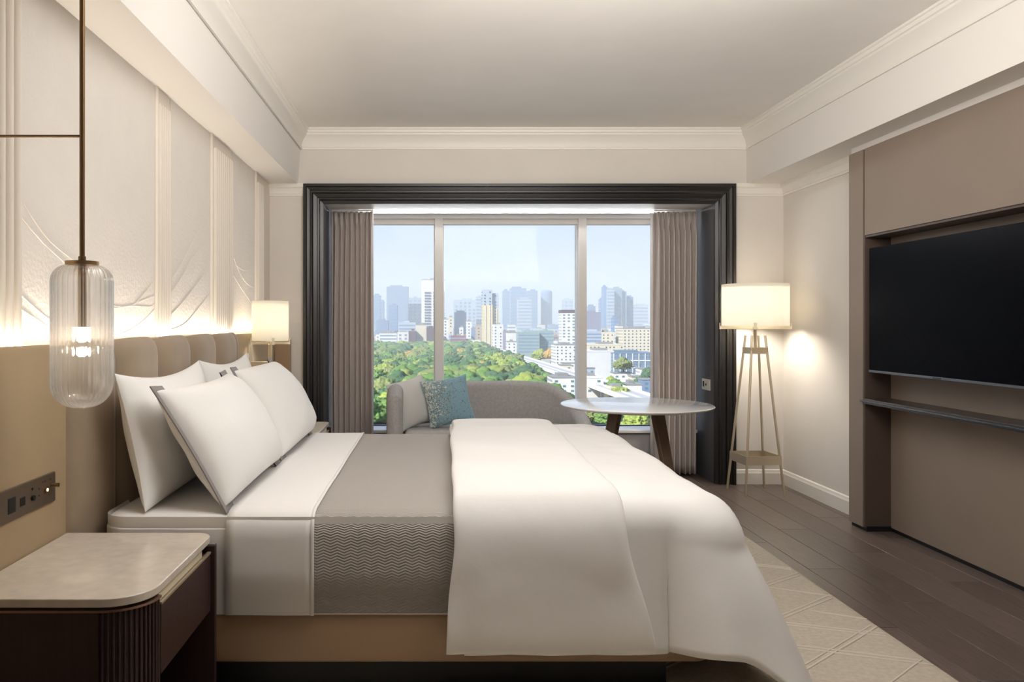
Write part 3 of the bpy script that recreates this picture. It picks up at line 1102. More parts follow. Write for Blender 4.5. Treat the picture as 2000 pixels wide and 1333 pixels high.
# ------------------------------------------------------------------ nightstands
def nightstand(y0, y1, label):
    NX = PX + 0.004
    t = thing("nightstand", label, "nightstand", (NX, (y0 + y1) / 2, 0), "nightstands with cream stone tops")
    MB().prism(rounded_rect(NX, -0.700, y0, y1, [0.11, 0.05, 0, 0]), 0.508, 0.530).build("stone_top", stone_m, t, bevel=0.0025)
    MB().prism(rounded_rect(NX, -0.745, y0 + 0.012, y1 + 0.006, [0.09, 0.03, 0, 0]), 0.499, 0.508).build("under_tray", M("dark_tray", (60, 46, 40), 0.5) if "dark_tray" not in MATS else MATS["dark_tray"], t)
    R = rounded_rect(NX, -0.700, y0 + 0.006, y1 + 0.01, [0.115, 0.03, 0, 0])
    # rim ring following the near side and rounded corner only
    ring = [p for p in rounded_rect(NX, -0.698, y0 + 0.004, y1 + 0.01, [0.115, 0.03, 0, 0], 10)][:11]
    rm = MB()
    path = [(NX, y0 + 0.004)] + ring
    for i, (px, py) in enumerate(path):
        a, b = path[max(i - 1, 0)], path[min(i + 1, len(path) - 1)]
        d = Vector((b[0] - a[0], b[1] - a[1])).normalized()
        nx, ny = d.y, -d.x
        for w, z in ((0, 0.494), (0, 0.500), (-0.02, 0.500), (-0.02, 0.494)):
            rm.v.append((px + nx * w, py + ny * w, z))
    for i in range(len(path) - 1):
        for j in range(4):
            q = (j + 1) % 4
            rm.f.append((i * 4 + j, (i + 1) * 4 + j, (i + 1) * 4 + q, i * 4 + q))
    rm.build("brass_rim", M("bronze_rim", (150, 120, 104), 0.4, 0.7) if "bronze_rim" not in MATS else MATS["bronze_rim"], t)
    # carcass: near side panel, back part, far post, floor of the cupboard
    cx = -0.700 - 0.115
    c = MB()
    c.box(NX, cx, y0 + 0.008, y0 + 0.032, 0.0, 0.494)
    c.box(NX, NX + 0.02, y0 + 0.03, y1 - 0.01, 0.0, 0.494)
    c.build("side_panel", mahog_m, t)
    # the fluted quarter-round corner: a core and its ribs
    core = [(cx, y0 + 0.035), (cx, y0 + 0.012)]
    rr = 0.108
    oy = y0 + 0.008 + 0.115
    for i in range(13):
        a = -PI / 2 + PI / 2 * i / 12
        core.append((cx + rr * math.cos(a), oy + rr * math.sin(a)))
    core += [(cx + 0.085, oy)]
    for i in range(12, -1, -1):
        a = -PI / 2 + PI / 2 * i / 12
        core.append((cx + (rr - 0.02) * math.cos(a), oy + (rr - 0.02) * math.sin(a)))
    m = MB()
    outer = [(cx + rr * math.cos(-PI / 2 + PI / 2 * i / 12), oy + rr * math.sin(-PI / 2 + PI / 2 * i / 12)) for i in range(13)]
    inner = [(cx + (rr - 0.02) * math.cos(-PI / 2 + PI / 2 * i / 12), oy + (rr - 0.02) * math.sin(-PI / 2 + PI / 2 * i / 12)) for i in range(13)]
    for P_ in (outer, inner):
        for z in (0, 0.494):
            m.v += [(x_, y_, z) for x_, y_ in P_]
    for i in range(12):
        m.f += [(i, i + 1, 14 + i, 13 + i), (26 + i, 39 + i, 40 + i, 27 + i), (13 + i, 14 + i, 40 + i, 39 + i), (i, 26 + i, 27 + i, i + 1)]
    m.build("corner_core", mahog_m, t, smooth=True, fix=True)
    for i in range(13):
        a = -PI / 2 + PI / 2 * (i + 0.5) / 13
        x_, y_ = cx + (rr + 0.0005) * math.cos(a), oy + (rr + 0.0005) * math.sin(a)
        MB().tube([(x_, y_, 0.0), (x_, y_, 0.494)], 0.0045, 6).build("flute", mahog_m, t, smooth=True, angle=70)
    # right side: lining above, drawer, open cupboard below, far post
    box(NX + 0.03, -0.709, oy, y1 - 0.10, 0.480, 0.5075).build("lining", lining_m, t)
    dr = box(NX + 0.04, -0.702, oy + 0.004, y1 - 0.030, 0.292, 0.472).build("drawer", mahog_m, t, bevel=0.002)
    box(-0.712, -0.7005, oy + 0.004, y1 - 0.030, 0.472, 0.478).build("edge_strip", champ_m, dr)
    pm = MB().prism(rounded_rect(NX, -0.690, y1 - 0.028, y1 + 0.012, [0, 0.02, 0, 0]), 0.0, 0.494)
    pm.build("far_post", mahog_m, t)
    MB().prism(rounded_rect(-0.74, -0.692, y1 - 0.022, y1 + 0.010, [0, 0.02, 0, 0]), 0.494, 0.499).build("post_cap", M("grey_post_cap", (120, 116, 112), 0.4), t)
    box(NX + 0.02, -0.72, y0 + 0.03, y1 - 0.03, 0.0, 0.05).build("bottom_shelf", black_m, t)
    box(NX + 0.02, NX + 0.035, y0 + 0.03, y1 - 0.03, 0.05, 0.292).build("back_board", black_m, t)
    return t


ns = nightstand(1.934, 2.548, "dark mahogany nightstand with cream stone top in the near left corner")
dup(ns, (ns.location.x, ns.location.y + 2.88, 0), "far nightstand whose stone top peeks out behind the pillows by the window")

# ------------------------------------------------------------------ glass pendant
PXc, PYc = -0.924, 2.10
pd = thing("pendant_lamp", "ribbed clear glass pendant lamp on a bronze rod above the near nightstand", "pendant lamp", (PXc, PYc, CZ))
MB().tube([(PXc, PYc, 1.36), (PXc, PYc, CZ)], 0.0068, 14).build("rod", brassd_m, pd, smooth=True, angle=60)
MB().tube([(WL + 0.013, PYc, 1.694), (PXc, PYc, 1.694)], 0.0036, 10).build("wall_arm", brassd_m, pd, smooth=True, angle=60)
MB().lathe((PXc, PYc, 0), [(0.0095, 1.364), (0.0095, 1.376), (0.007, 1.378)], 20, cap0=True, cap1=True).build("rod_collar", brassd_m, pd, smooth=True)
MB().lathe((PXc, PYc, 0), [(0.042, 1.354), (0.042, 1.3635)], 40, cap0=True, cap1=True).build("cap", brass_m, pd, smooth=True)
MB().lathe((PXc, PYc, 0), [(0.0108, 1.190), (0.0108, 1.354)], 24, cap0=True).build("lamp_tube", brass_m, pd, smooth=True)
MB().lathe((PXc, PYc, 0), [(0.002, 1.150), (0.010, 1.153), (0.0125, 1.163), (0.0125, 1.190)], 20, cap0=True, cap1=True).build("bulb", bulb_m, pd, smooth=True)
prof = []
for i in range(9):
    a = PI / 2 * i / 8
    prof.append((0.036 + 0.040 * math.sin(a), 1.354 - 0.045 * (1 - math.cos(a))))
for i in range(1, 13):
    prof.append((0.076, 1.309 - (1.309 - 1.045) * i / 12))
for i in range(1, 13):
    a = PI / 2 * i / 12
    prof.append((0.012 + 0.064 * math.cos(a), 1.045 - 0.068 * math.sin(a)))
gm = MB().lathe((PXc, PYc, 0), prof, 32 * 6, flute=(32, 0.028))
gm.build("ribbed_shade", ribglass_m, pd, smooth=True, angle=180, solid=0.0025)
light("pendant_bulb_light", 'POINT', (PXc, PYc, 1.125), 2.6, (1.0, 0.90, 0.74), radius=0.012)

# ------------------------------------------------------------------ small wall lamp beside the far side of the bed
SXc, SYc = -1.040, 5.10
sc = thing("wall_lamp", "small brass wall lamp with cream drum shade on the far side of the bed", "wall lamp", (PX, SYc, 0.95))


def drum_shade(c, r, z0, z1, parent, mat):
    cx_, cy_ = c
    m = MB().lathe((cx_, cy_, 0), [(r - 0.0025, z0), (r, z0), (r, z1), (r - 0.0025, z1), (r - 0.0025, z0)], 64)
    return m.build("shade", mat, parent, smooth=True, angle=50)


drum_shade((SXc, SYc), 0.116, 1.088, 1.343, sc, shade_m)
MB().lathe((SXc, SYc, 0), [(0.001, 1.325), (0.1135, 1.325)], 48).build("diffuser", shade_m, sc, fix=False)
box(PX - 0.002, PX + 0.012, SYc - 0.05, SYc + 0.05, 0.925, 1.09).build("wall_plate", champ_m, sc, bevel=0.002)
m = MB()
m.box(PX, SXc + 0.012, SYc - 0.012, SYc + 0.012, 0.930, 0.955)
m.build("lower_arm", champ_m, sc, bevel=0.002)
box(SXc - 0.013, SXc + 0.013, SYc - 0.010, SYc + 0.010, 0.955, 1.068).build("stem", champ_m, sc, bevel=0.002)
MB().lathe((SXc, SYc, 0), [(0.011, 1.05), (0.011, 1.15)], 16, cap0=True, cap1=True).build("socket", champ_m, sc, smooth=True)
for a in (0.35, 0.35 + PI / 2, 0.35 + PI, 0.35 + 3 * PI / 2):
    d = Vector((math.cos(a), math.sin(a), 0))
    e = Vector((SXc, SYc, 1.074)) + d * 0.124
    am = MB().bar((SXc, SYc, 1.074), e, 0.006, 0.016).bar(e + Vector((0, 0, -0.010)), e + Vector((0, 0, 0.035)), 0.016, 0.005, side=(-d.y, d.x, 0))
    am.build("shade_arm", champ_m, sc)
MB().lathe((SXc, SYc, 0), [(0.003, 1.255), (0.026, 1.235), (0.030, 1.21), (0.016, 1.165), (0.012, 1.15)], 16, cap0=True, cap1=True).build("bulb", bulb_m, sc, smooth=True)
light("wall_lamp_bulb_light", 'POINT', (SXc, SYc, 1.215), 8, (1.0, 0.92, 0.79), radius=0.055)

# ------------------------------------------------------------------ floor lamp
LX, LY = 2.292, 5.66
lp = thing("floor_lamp", "four legged champagne metal floor lamp with wide cream drum shade by the media wall", "floor lamp", (LX, LY, 0))
drum_shade((LX, LY), 0.226, 1.182, 1.478, lp, shade_m)
MB().lathe((LX, LY, 0), [(0.001, 1.455), (0.2235, 1.455)], 64).build("diffuser", shade_m, lp, fix=False)
MB().lathe((LX, LY, 0), [(0.012, 1.00), (0.012, 1.16), (0.016, 1.165), (0.016, 1.185), (0.012, 1.19), (0.012, 1.24)], 18, cap0=True, cap1=True).build("stem", champ_m, lp, smooth=True)
MB().lathe((LX, LY, 0), [(0.004, 0.985), (0.010, 0.99), (0.010, 1.0)], 12, cap0=True, cap1=True).build("finial", champ_m, lp, smooth=True)
tilt = math.radians(5)
for sx, sy in ((-1, -1), (1, -1), (-1, 1), (1, 1)):
    c_, s_ = math.cos(tilt), math.sin(tilt)
    def q(h, z):
        return (LX + (sx * h) * c_ - (sy * h) * s_, LY + (sx * h) * s_ + (sy * h) * c_, z)
    MB().tube([q(0.140, 0.0), q(0.048, 1.115)], 0.0085, 12).build("leg", champ_m, lp, smooth=True, angle=60)
for z, h, hh in ((0.985, 0.062, 0.044), (0.213, 0.126, 0.062)):
    k = MB()
    pts = []
    for sx, sy in ((-1, -1), (1, -1), (1, 1), (-1, 1)):
        pts.append((LX + sx * h * math.cos(tilt) - sy * h * math.sin(tilt), LY + sx * h * math.sin(tilt) + sy * h * math.cos(tilt)))
    for i in range(4):
        a, b = pts[i], pts[(i + 1) % 4]
        k.bar((a[0], a[1], z + hh / 2), (b[0], b[1], z + hh / 2), 0.005, hh)
    k.build("collar_ring" if z > 0.5 else "lower_ring", champ_m, lp)
for i in range(4):
    a = -0.38 + PI / 2 * i
    d = Vector((math.cos(a), math.sin(a), 0))
    e = Vector((LX, LY, 1.170)) + d * 0.236
    am = MB().bar((LX, LY, 1.170), e, 0.006, 0.022).bar(e + Vector((0, 0, -0.012)), e + Vector((0, 0, 0.034)), 0.020, 0.005, side=(-d.y, d.x, 0))
    am.build("shade_arm", champ_m, lp)
MB().lathe((LX, LY, 0), [(0.003, 1.36), (0.028, 1.34), (0.032, 1.31), (0.016, 1.26), (0.012, 1.24)], 16, cap0=True, cap1=True).build("bulb", bulb_m, lp, smooth=True)
light("floor_lamp_bulb_light", 'POINT', (LX, LY, 1.33), 36, (1.0, 0.92, 0.79), radius=0.10)

# ------------------------------------------------------------------ sofa in the window bay
sofa = thing("sofa", "curved grey fabric sofa with a wraparound back standing in the window bay", "sofa", (0.42, 5.85, 0))
SP = [(-0.262, 5.50, 0.700), (-0.268, 5.66, 0.758), (-0.255, 5.86, 0.768), (-0.17, 6.03, 0.762), (0.02, 6.13, 0.757), (0.35, 6.155, 0.757), (0.70, 6.15, 0.756), (0.90, 6.11, 0.735), (1.02, 6.01, 0.665), (1.085, 5.88, 0.560), (1.10, 5.72, 0.490), (1.09, 5.60, 0.460)]
PATH = catmull(SP, 72)


def back_fn(u, v):
    i = min(int(v * 72 + 1e-6), 72)
    x, y, h = PATH[i]
    a, b = PATH[max(i - 1, 0)], PATH[min(i + 1, 72)]
    d = Vector((b[0] - a[0], b[1] - a[1])).normalized()
    nx, ny = -d.y, d.x          # outward (to the left of travel)
    w = 0.058
    if i == 0 or i == 72:
        w = 0.030
    elif i in (1, 71):
        w = 0.050
    r = w
    sec = [(w * 0.9, 0.07), (w, 0.30)]
    for k in range(9):
        t = PI * k / 8
        sec.append((r * math.cos(t), h - r + r * math.sin(t)))
    sec += [(-w, 0.42), (-w * 0.95, 0.07)]
    n = len(sec) - 1
    k = min(int(u * n + 1e-6), n)
    o, z = sec[k]
    return (x + nx * o, y + ny * o, z)


bk = MB().grid(back_fn, 12, 72)
bk.f.append(tuple(i * 73 for i in range(13)))
bk.f.append(tuple(i * 73 + 72 for i in range(12, -1, -1)))
bk.build("backrest", sofa_m, sofa, smooth=True, angle=70)
seat_plan = [(-0.200, 5.46), (1.03, 5.46), (1.035, 5.72), (1.02, 5.88), (0.95, 6.00), (0.85, 6.05), (0.65, 6.085), (0.30, 6.09), (0.04, 6.07), (-0.11, 5.99), (-0.195, 5.86)]
MB().prism(seat_plan, 0.08, 0.33).build("base", sofa_m, sofa, bevel=0.02, seg=3)
MB().prism([(x * 0.995 + 0.002, y * 0.9985 - 0.012) for x, y in seat_plan], 0.332, 0.452).build("seat_cushion", sofa_m, sofa, bevel=0.035, seg=4)
for x, y in ((-0.12, 5.55), (0.95, 5.55), (-0.05, 5.95), (0.88, 5.95)):
    MB().tube([(x, y, 0), (x, y, 0.085)], 0.016, 10, r1=0.022).build("leg", black_m, sofa, smooth=True)

pillow("cushion", "plain silver grey cushion at the left arm of the sofa", "cushion", 0.33, 0.36, 0.13, (-0.085, 5.74, 0.462), math.radians(-58), 18, cush_m, roll=math.radians(13), seed=6, pinch=0.10, nn=20)
pillow("cushion", "teal cushion with a dark squiggle pattern leaning in the sofa", "cushion", 0.35, 0.36, 0.13, (0.15, 5.70, 0.466), math.radians(-80), 18, teal_m, roll=math.radians(9), seed=8, pinch=0.11, nn=20)

# ------------------------------------------------------------------ round table
TX, TY = 1.206, 4.72
tb = thing("round_table", "round white topped table on four splayed walnut legs beside the sofa", "table", (TX, TY, 0))
MB().lathe((TX, TY, 0), [(0.001, 0.694), (0.36, 0.694), (0.425, 0.706), (0.440, 0.713), (0.443, 0.717), (0.441, 0.7205), (0.437, 0.722), (0.001, 0.722)], 96).build("tabletop", table_m, tb, smooth=True, angle=30)
MB().lathe((TX, TY, 0), [(0.001, 0.682), (0.19, 0.682), (0.19, 0.694), (0.001, 0.694)], 40).build("mounting_plate", black_m, tb, smooth=True, angle=30)
for k in range(4):
    a = math.radians(31 + 90 * k)
    d = Vector((math.cos(a), math.sin(a), 0))
    tz = Vector((-d.y, d.x, 0))
    T0 = Vector((TX, TY, 0.690)) + d * 0.165
    B0 = Vector((TX, TY, 0.0125)) + d * 0.335
    lg = MB()
    n = 0
    for c0, hw, hd in ((T0, 0.042, 0.016), (B0, 0.030, 0.012)):
        for sa, sb in ((-1, -1), (1, -1), (1, 1), (-1, 1)):
            lg.v.append(tuple(c0 + tz * (sa * hw) + d * (sb * hd)))
    lg.f = [(0, 1, 2, 3), (7, 6, 5, 4)] + [(i, (i + 1) % 4, 4 + (i + 1) % 4, 4 + i) for i in range(4)]
    lg.build("leg", tleg_m, tb, bevel=0.003)

# ------------------------------------------------------------------ curtains
def curtain(x0, x1, folds, label, seed, lead):
    t = thing("curtain", label, "curtain", ((x0 + x1) / 2, 6.265, 2.08), None)
    H0, H1 = 0.018, 2.078
    def fn(u, v):
        w = smoothstep(0.0, 0.10, 1 - v)       # pleats tighter at the heading
        z = H0 + (H1 - H0) * v
        ph = 2 * PI * folds * u
        drift = 0.35 * noise.noise(Vector((u * 5 + seed, v * 1.3, 0.2)))
        amp = 0.044 * (0.55 + 0.45 * w) * (0.8 + 0.35 * noise.noise(Vector((u * 7, seed, 0.0))))
        x = x0 + (x1 - x0) * u + 0.010 * math.sin(2 * ph + drift * 4) * w + 0.012 * noise.noise(Vector((u * 6, v * 1.6, seed)))
        if u in (0.0, 1.0):
            x = x0 + (x1 - x0) * u
        y = 6.268 + amp * math.sin(ph + drift * 3) + (1 - w) * 0.012 * math.sin(3 * ph)
        return (x, y, z)
    MB().grid(fn, folds * 14, 26).build("drape", curtain_m, t, smooth=True, solid=0.003, angle=180)
    lx = x1 if lead > 0 else x0
    MB().tube([(x0, 6.268, 2.088), (x1, 6.268, 2.088)], 0.006, 8).build("track", alu_m, t, smooth=True)
    return t


curtain(-0.795, -0.468, 8, "taupe curtain drawn to the left of the window behind the bed", 1.0, 1)
rc_ = curtain(1.742, 2.068, 8, "taupe curtain drawn to the right of the window behind the round table", 5.0, -1)
MB().grid(lambda u, v: (1.722 + 0.05 * u, 6.305 + 0.006 * math.sin(u * 14), 0.03 + 2.045 * v), 12, 4).build("sheer", sheer_m, rc_, smooth=True, solid=0.002)

ol = thing("wall_outlet", "ivory outlet plate on the dark side of the window bay by the right curtain", "outlet", (2.107, 6.13, 0.73))
box(2.099, 2.109, 6.04, 6.21, 0.688, 0.772).build("plate", whiteplate_m, ol, bevel=0.002)
box(2.0965, 2.100, 6.155, 6.185, 0.710, 0.752).build("power_socket", socket_m, ol, bevel=0.001)
MB().tube([(2.0965, 6.115, 0.730), (2.100, 6.115, 0.730)], 0.010, 12).build("round_socket", socket_m, ol)

# ------------------------------------------------------------------ media wall: column, niche, panels
MX, NB = 2.485, 2.640
mw = thing("media_wall", "taupe panelled media wall with a tall recessed niche holding the television", "media wall", (2.6, 3.0, 0))
box(MX, WR + 0.05, 4.602, 4.755, 0.022, 2.205).build("column", media_m, mw, bevel=0.0015, seg=1)
box(MX + 0.006, NB + 0.02, 4.588, 4.602, 0.022, 2.205).build("column_edge", liner_m, mw)
box(MX, MX + 0.03, 0.6, 4.584, 1.706, 2.205).build("upper_panel", media_m, mw, bevel=0.0015, seg=1)
box(MX + 0.008, NB + 0.02, 0.6, 4.59, 1.694, 1.712).build("niche_top", liner_m, mw)
box(NB, NB + 0.04, 0.6, 4.60, 0.022, 1.70).build("niche_back", media_m, mw)
box(MX + 0.012, WR + 0.10, 0.6, 4.75, 2.18, SZ + 0.004).build("top_filler", white_m, mw)
box(MX + 0.015, NB + 0.05, 4.585, 4.75, 0.0, 0.030).build("kick_strip", black_m, mw)
box(NB + 0.006, NB + 0.05, 0.6, 4.60, 0.0, 0.030).build("kick_strip", black_m, mw)
sh = thing("wall_shelf", "slim dark wall shelf with a metal edge running below the television", "shelf", (2.56, 2.9, 0.75))
box(MX - 0.008, NB + 0.001, 0.8, 4.586, 0.756, 0.768).build("board", shelf_m, sh, bevel=0.002)
box(MX - 0.012, MX + 0.010, 0.8, 4.615, 0.747, 0.757).build("metal_edge", shelfedge_m, sh, bevel=0.002)
box(MX - 0.006, NB + 0.001, 0.8, 4.586, 0.738, 0.748).build("under_board", shelf_m, sh, bevel=0.002)

tv = thing("television", "large black flat television mounted in the niche of the media wall", "television", (2.5, 3.93, 1.28))
box(2.492, 2.515, 3.312, 4.547, 0.934, 1.628).build("screen", tv_m, tv, bevel=0.002)
box(2.4895, 2.530, 3.311, 4.548, 0.921, 0.935).build("chin", tvchin_m, tv, bevel=0.002)
box(2.512, 2.56, 3.45, 4.41, 1.0, 1.56).build("back_housing", tvframe_m, tv, bevel=0.01)
box(2.555, NB + 0.001, 3.7, 4.16, 1.15, 1.42).build("wall_mount", black_m, tv)
box(2.4885, 2.4900, 3.90, 3.965, 0.9245, 0.9315).build("badge", tvframe_m, tv)

# ------------------------------------------------------------------ carved rug under the bed
rug_m = M("beige_carved_rug", (186, 176, 160), 0.95, var=(60, 0.10), bump=(420, 0.7, 0.003))
RX0, RX1, RY0, RY1 = -0.6, 1.755, 1.2, 5.04
rug = thing("rug", "beige carved pile rug with crossing double lines under the bed", "rug", (0.6, 3.0, 0))
LINES = []
rr = random.Random(11)
for k in range(16):
    for ang, base in ((-24, k * 0.29), (38, k * 0.33 + 0.1)):
        a = math.radians(ang + rr.uniform(-5, 5))
        nx, ny = -math.sin(a), math.cos(a)
        off = base + rr.uniform(-0.05, 0.05)
        # line through (1.0, 1.0 + off)
        LINES.append((nx, ny, nx * 1.2 + ny * (0.6 + off)))
        if rr.random() < 0.6:
            LINES.append((nx, ny, nx * 1.2 + ny * (0.6 + off + 0.028)))


def rug_h(x, y):
    h = 0.012 + 0.0006 * noise.noise(Vector((x * 5, y * 5, 0.0)))
    e = min(RX1 - x, RY1 - y)
    if e < 0.012:
        h = min(h, 0.004 + 0.008 * e / 0.012)
    return h


rg = MB()
NX_, NY_ = 40, 120
gx0, gy0 = 0.775, 1.55
rg.grid(lambda u, v: (gx0 + (RX1 - gx0) * u, gy0 + (RY1 - gy0) * v, rug_h(gx0 + (RX1 - gx0) * u, gy0 + (RY1 - gy0) * v)), NX_, NY_)
rg.build("pile", rug_m, rug, smooth=True, fix=False, angle=180)
box(RX0, RX1 - 0.001, RY0, RY1 - 0.001, 0.0005, 0.004).build("backing", rug_m, rug)

# the carved double lines stand up as thin ridges of pile
rl = MB()
for i, (nx, ny, c) in enumerate(LINES):
    tx, ty = -ny, nx
    run = []
    for k in range(-130, 131):
        q = k * 0.03
        x, y = nx * c + tx * q, ny * c + ty * q
        w = 0.004 * noise.noise(Vector((q * 3, i * 5.0, 0)))
        x, y = x + nx * w, y + ny * w
        ok = 0.785 < x < RX1 - 0.012 and 1.57 < y < RY1 - 0.02 and noise.noise(Vector((q * 0.9, i * 3.7, 2.0))) > -0.25
        if ok:
            run.append((x, y, 0.0118))
        if (not ok or k == 130) and len(run) > 3:
            rl.tube(run, 0.0042, 6)
        if not ok:
            run = []
rl.build("carved_lines", M("rug_ridge", (206, 197, 182), 0.95), rug, smooth=True, angle=80)['kind'] = 'stuff'

# ------------------------------------------------------------------ the city outside, real size, ground 44 m below
G = -44.0
OUT = {k: M("facade_" + k, tuple(v * 0.80 for v in c), 0.7, var=(0.25, 0.05)) for k, c in {
    'steel': (104, 140, 186), 'slate': (126, 148, 184), 'pale': (184, 196, 214), 'white': (240, 238, 234), 'cream': (232, 222, 198),
    'yellow': (232, 212, 164), 'sand': (188, 172, 152), 'maroon': (92, 64, 78), 'violet': (150, 150, 172), 'chalk': (232, 232, 232),
    'teal': (136, 164, 172), 'glass': (150, 176, 172), 'glassblue': (112, 136, 160), 'rust': (150, 70, 60), 'roof': (150, 150, 150)}.items()}
windark_m = M("facade_window_dark", (58, 70, 88), 0.3)
winmid_m = M("facade_window_band", (104, 122, 146), 0.35)
winteal_m = M("facade_window_teal", (74, 108, 116), 0.3)
winframe_m = M("facade_white_frame", (222, 224, 226), 0.6)
road_m = M("asphalt_road", (150, 150, 154), 0.8)
wallroad_m = M("viaduct_concrete", (206, 206, 204), 0.8)
ground_m = M("city_ground", (150, 150, 144), 0.9, var=(0.02, 0.15))
parkground_m = M("park_ground", (62, 76, 40), 0.95, var=(0.05, 0.3))

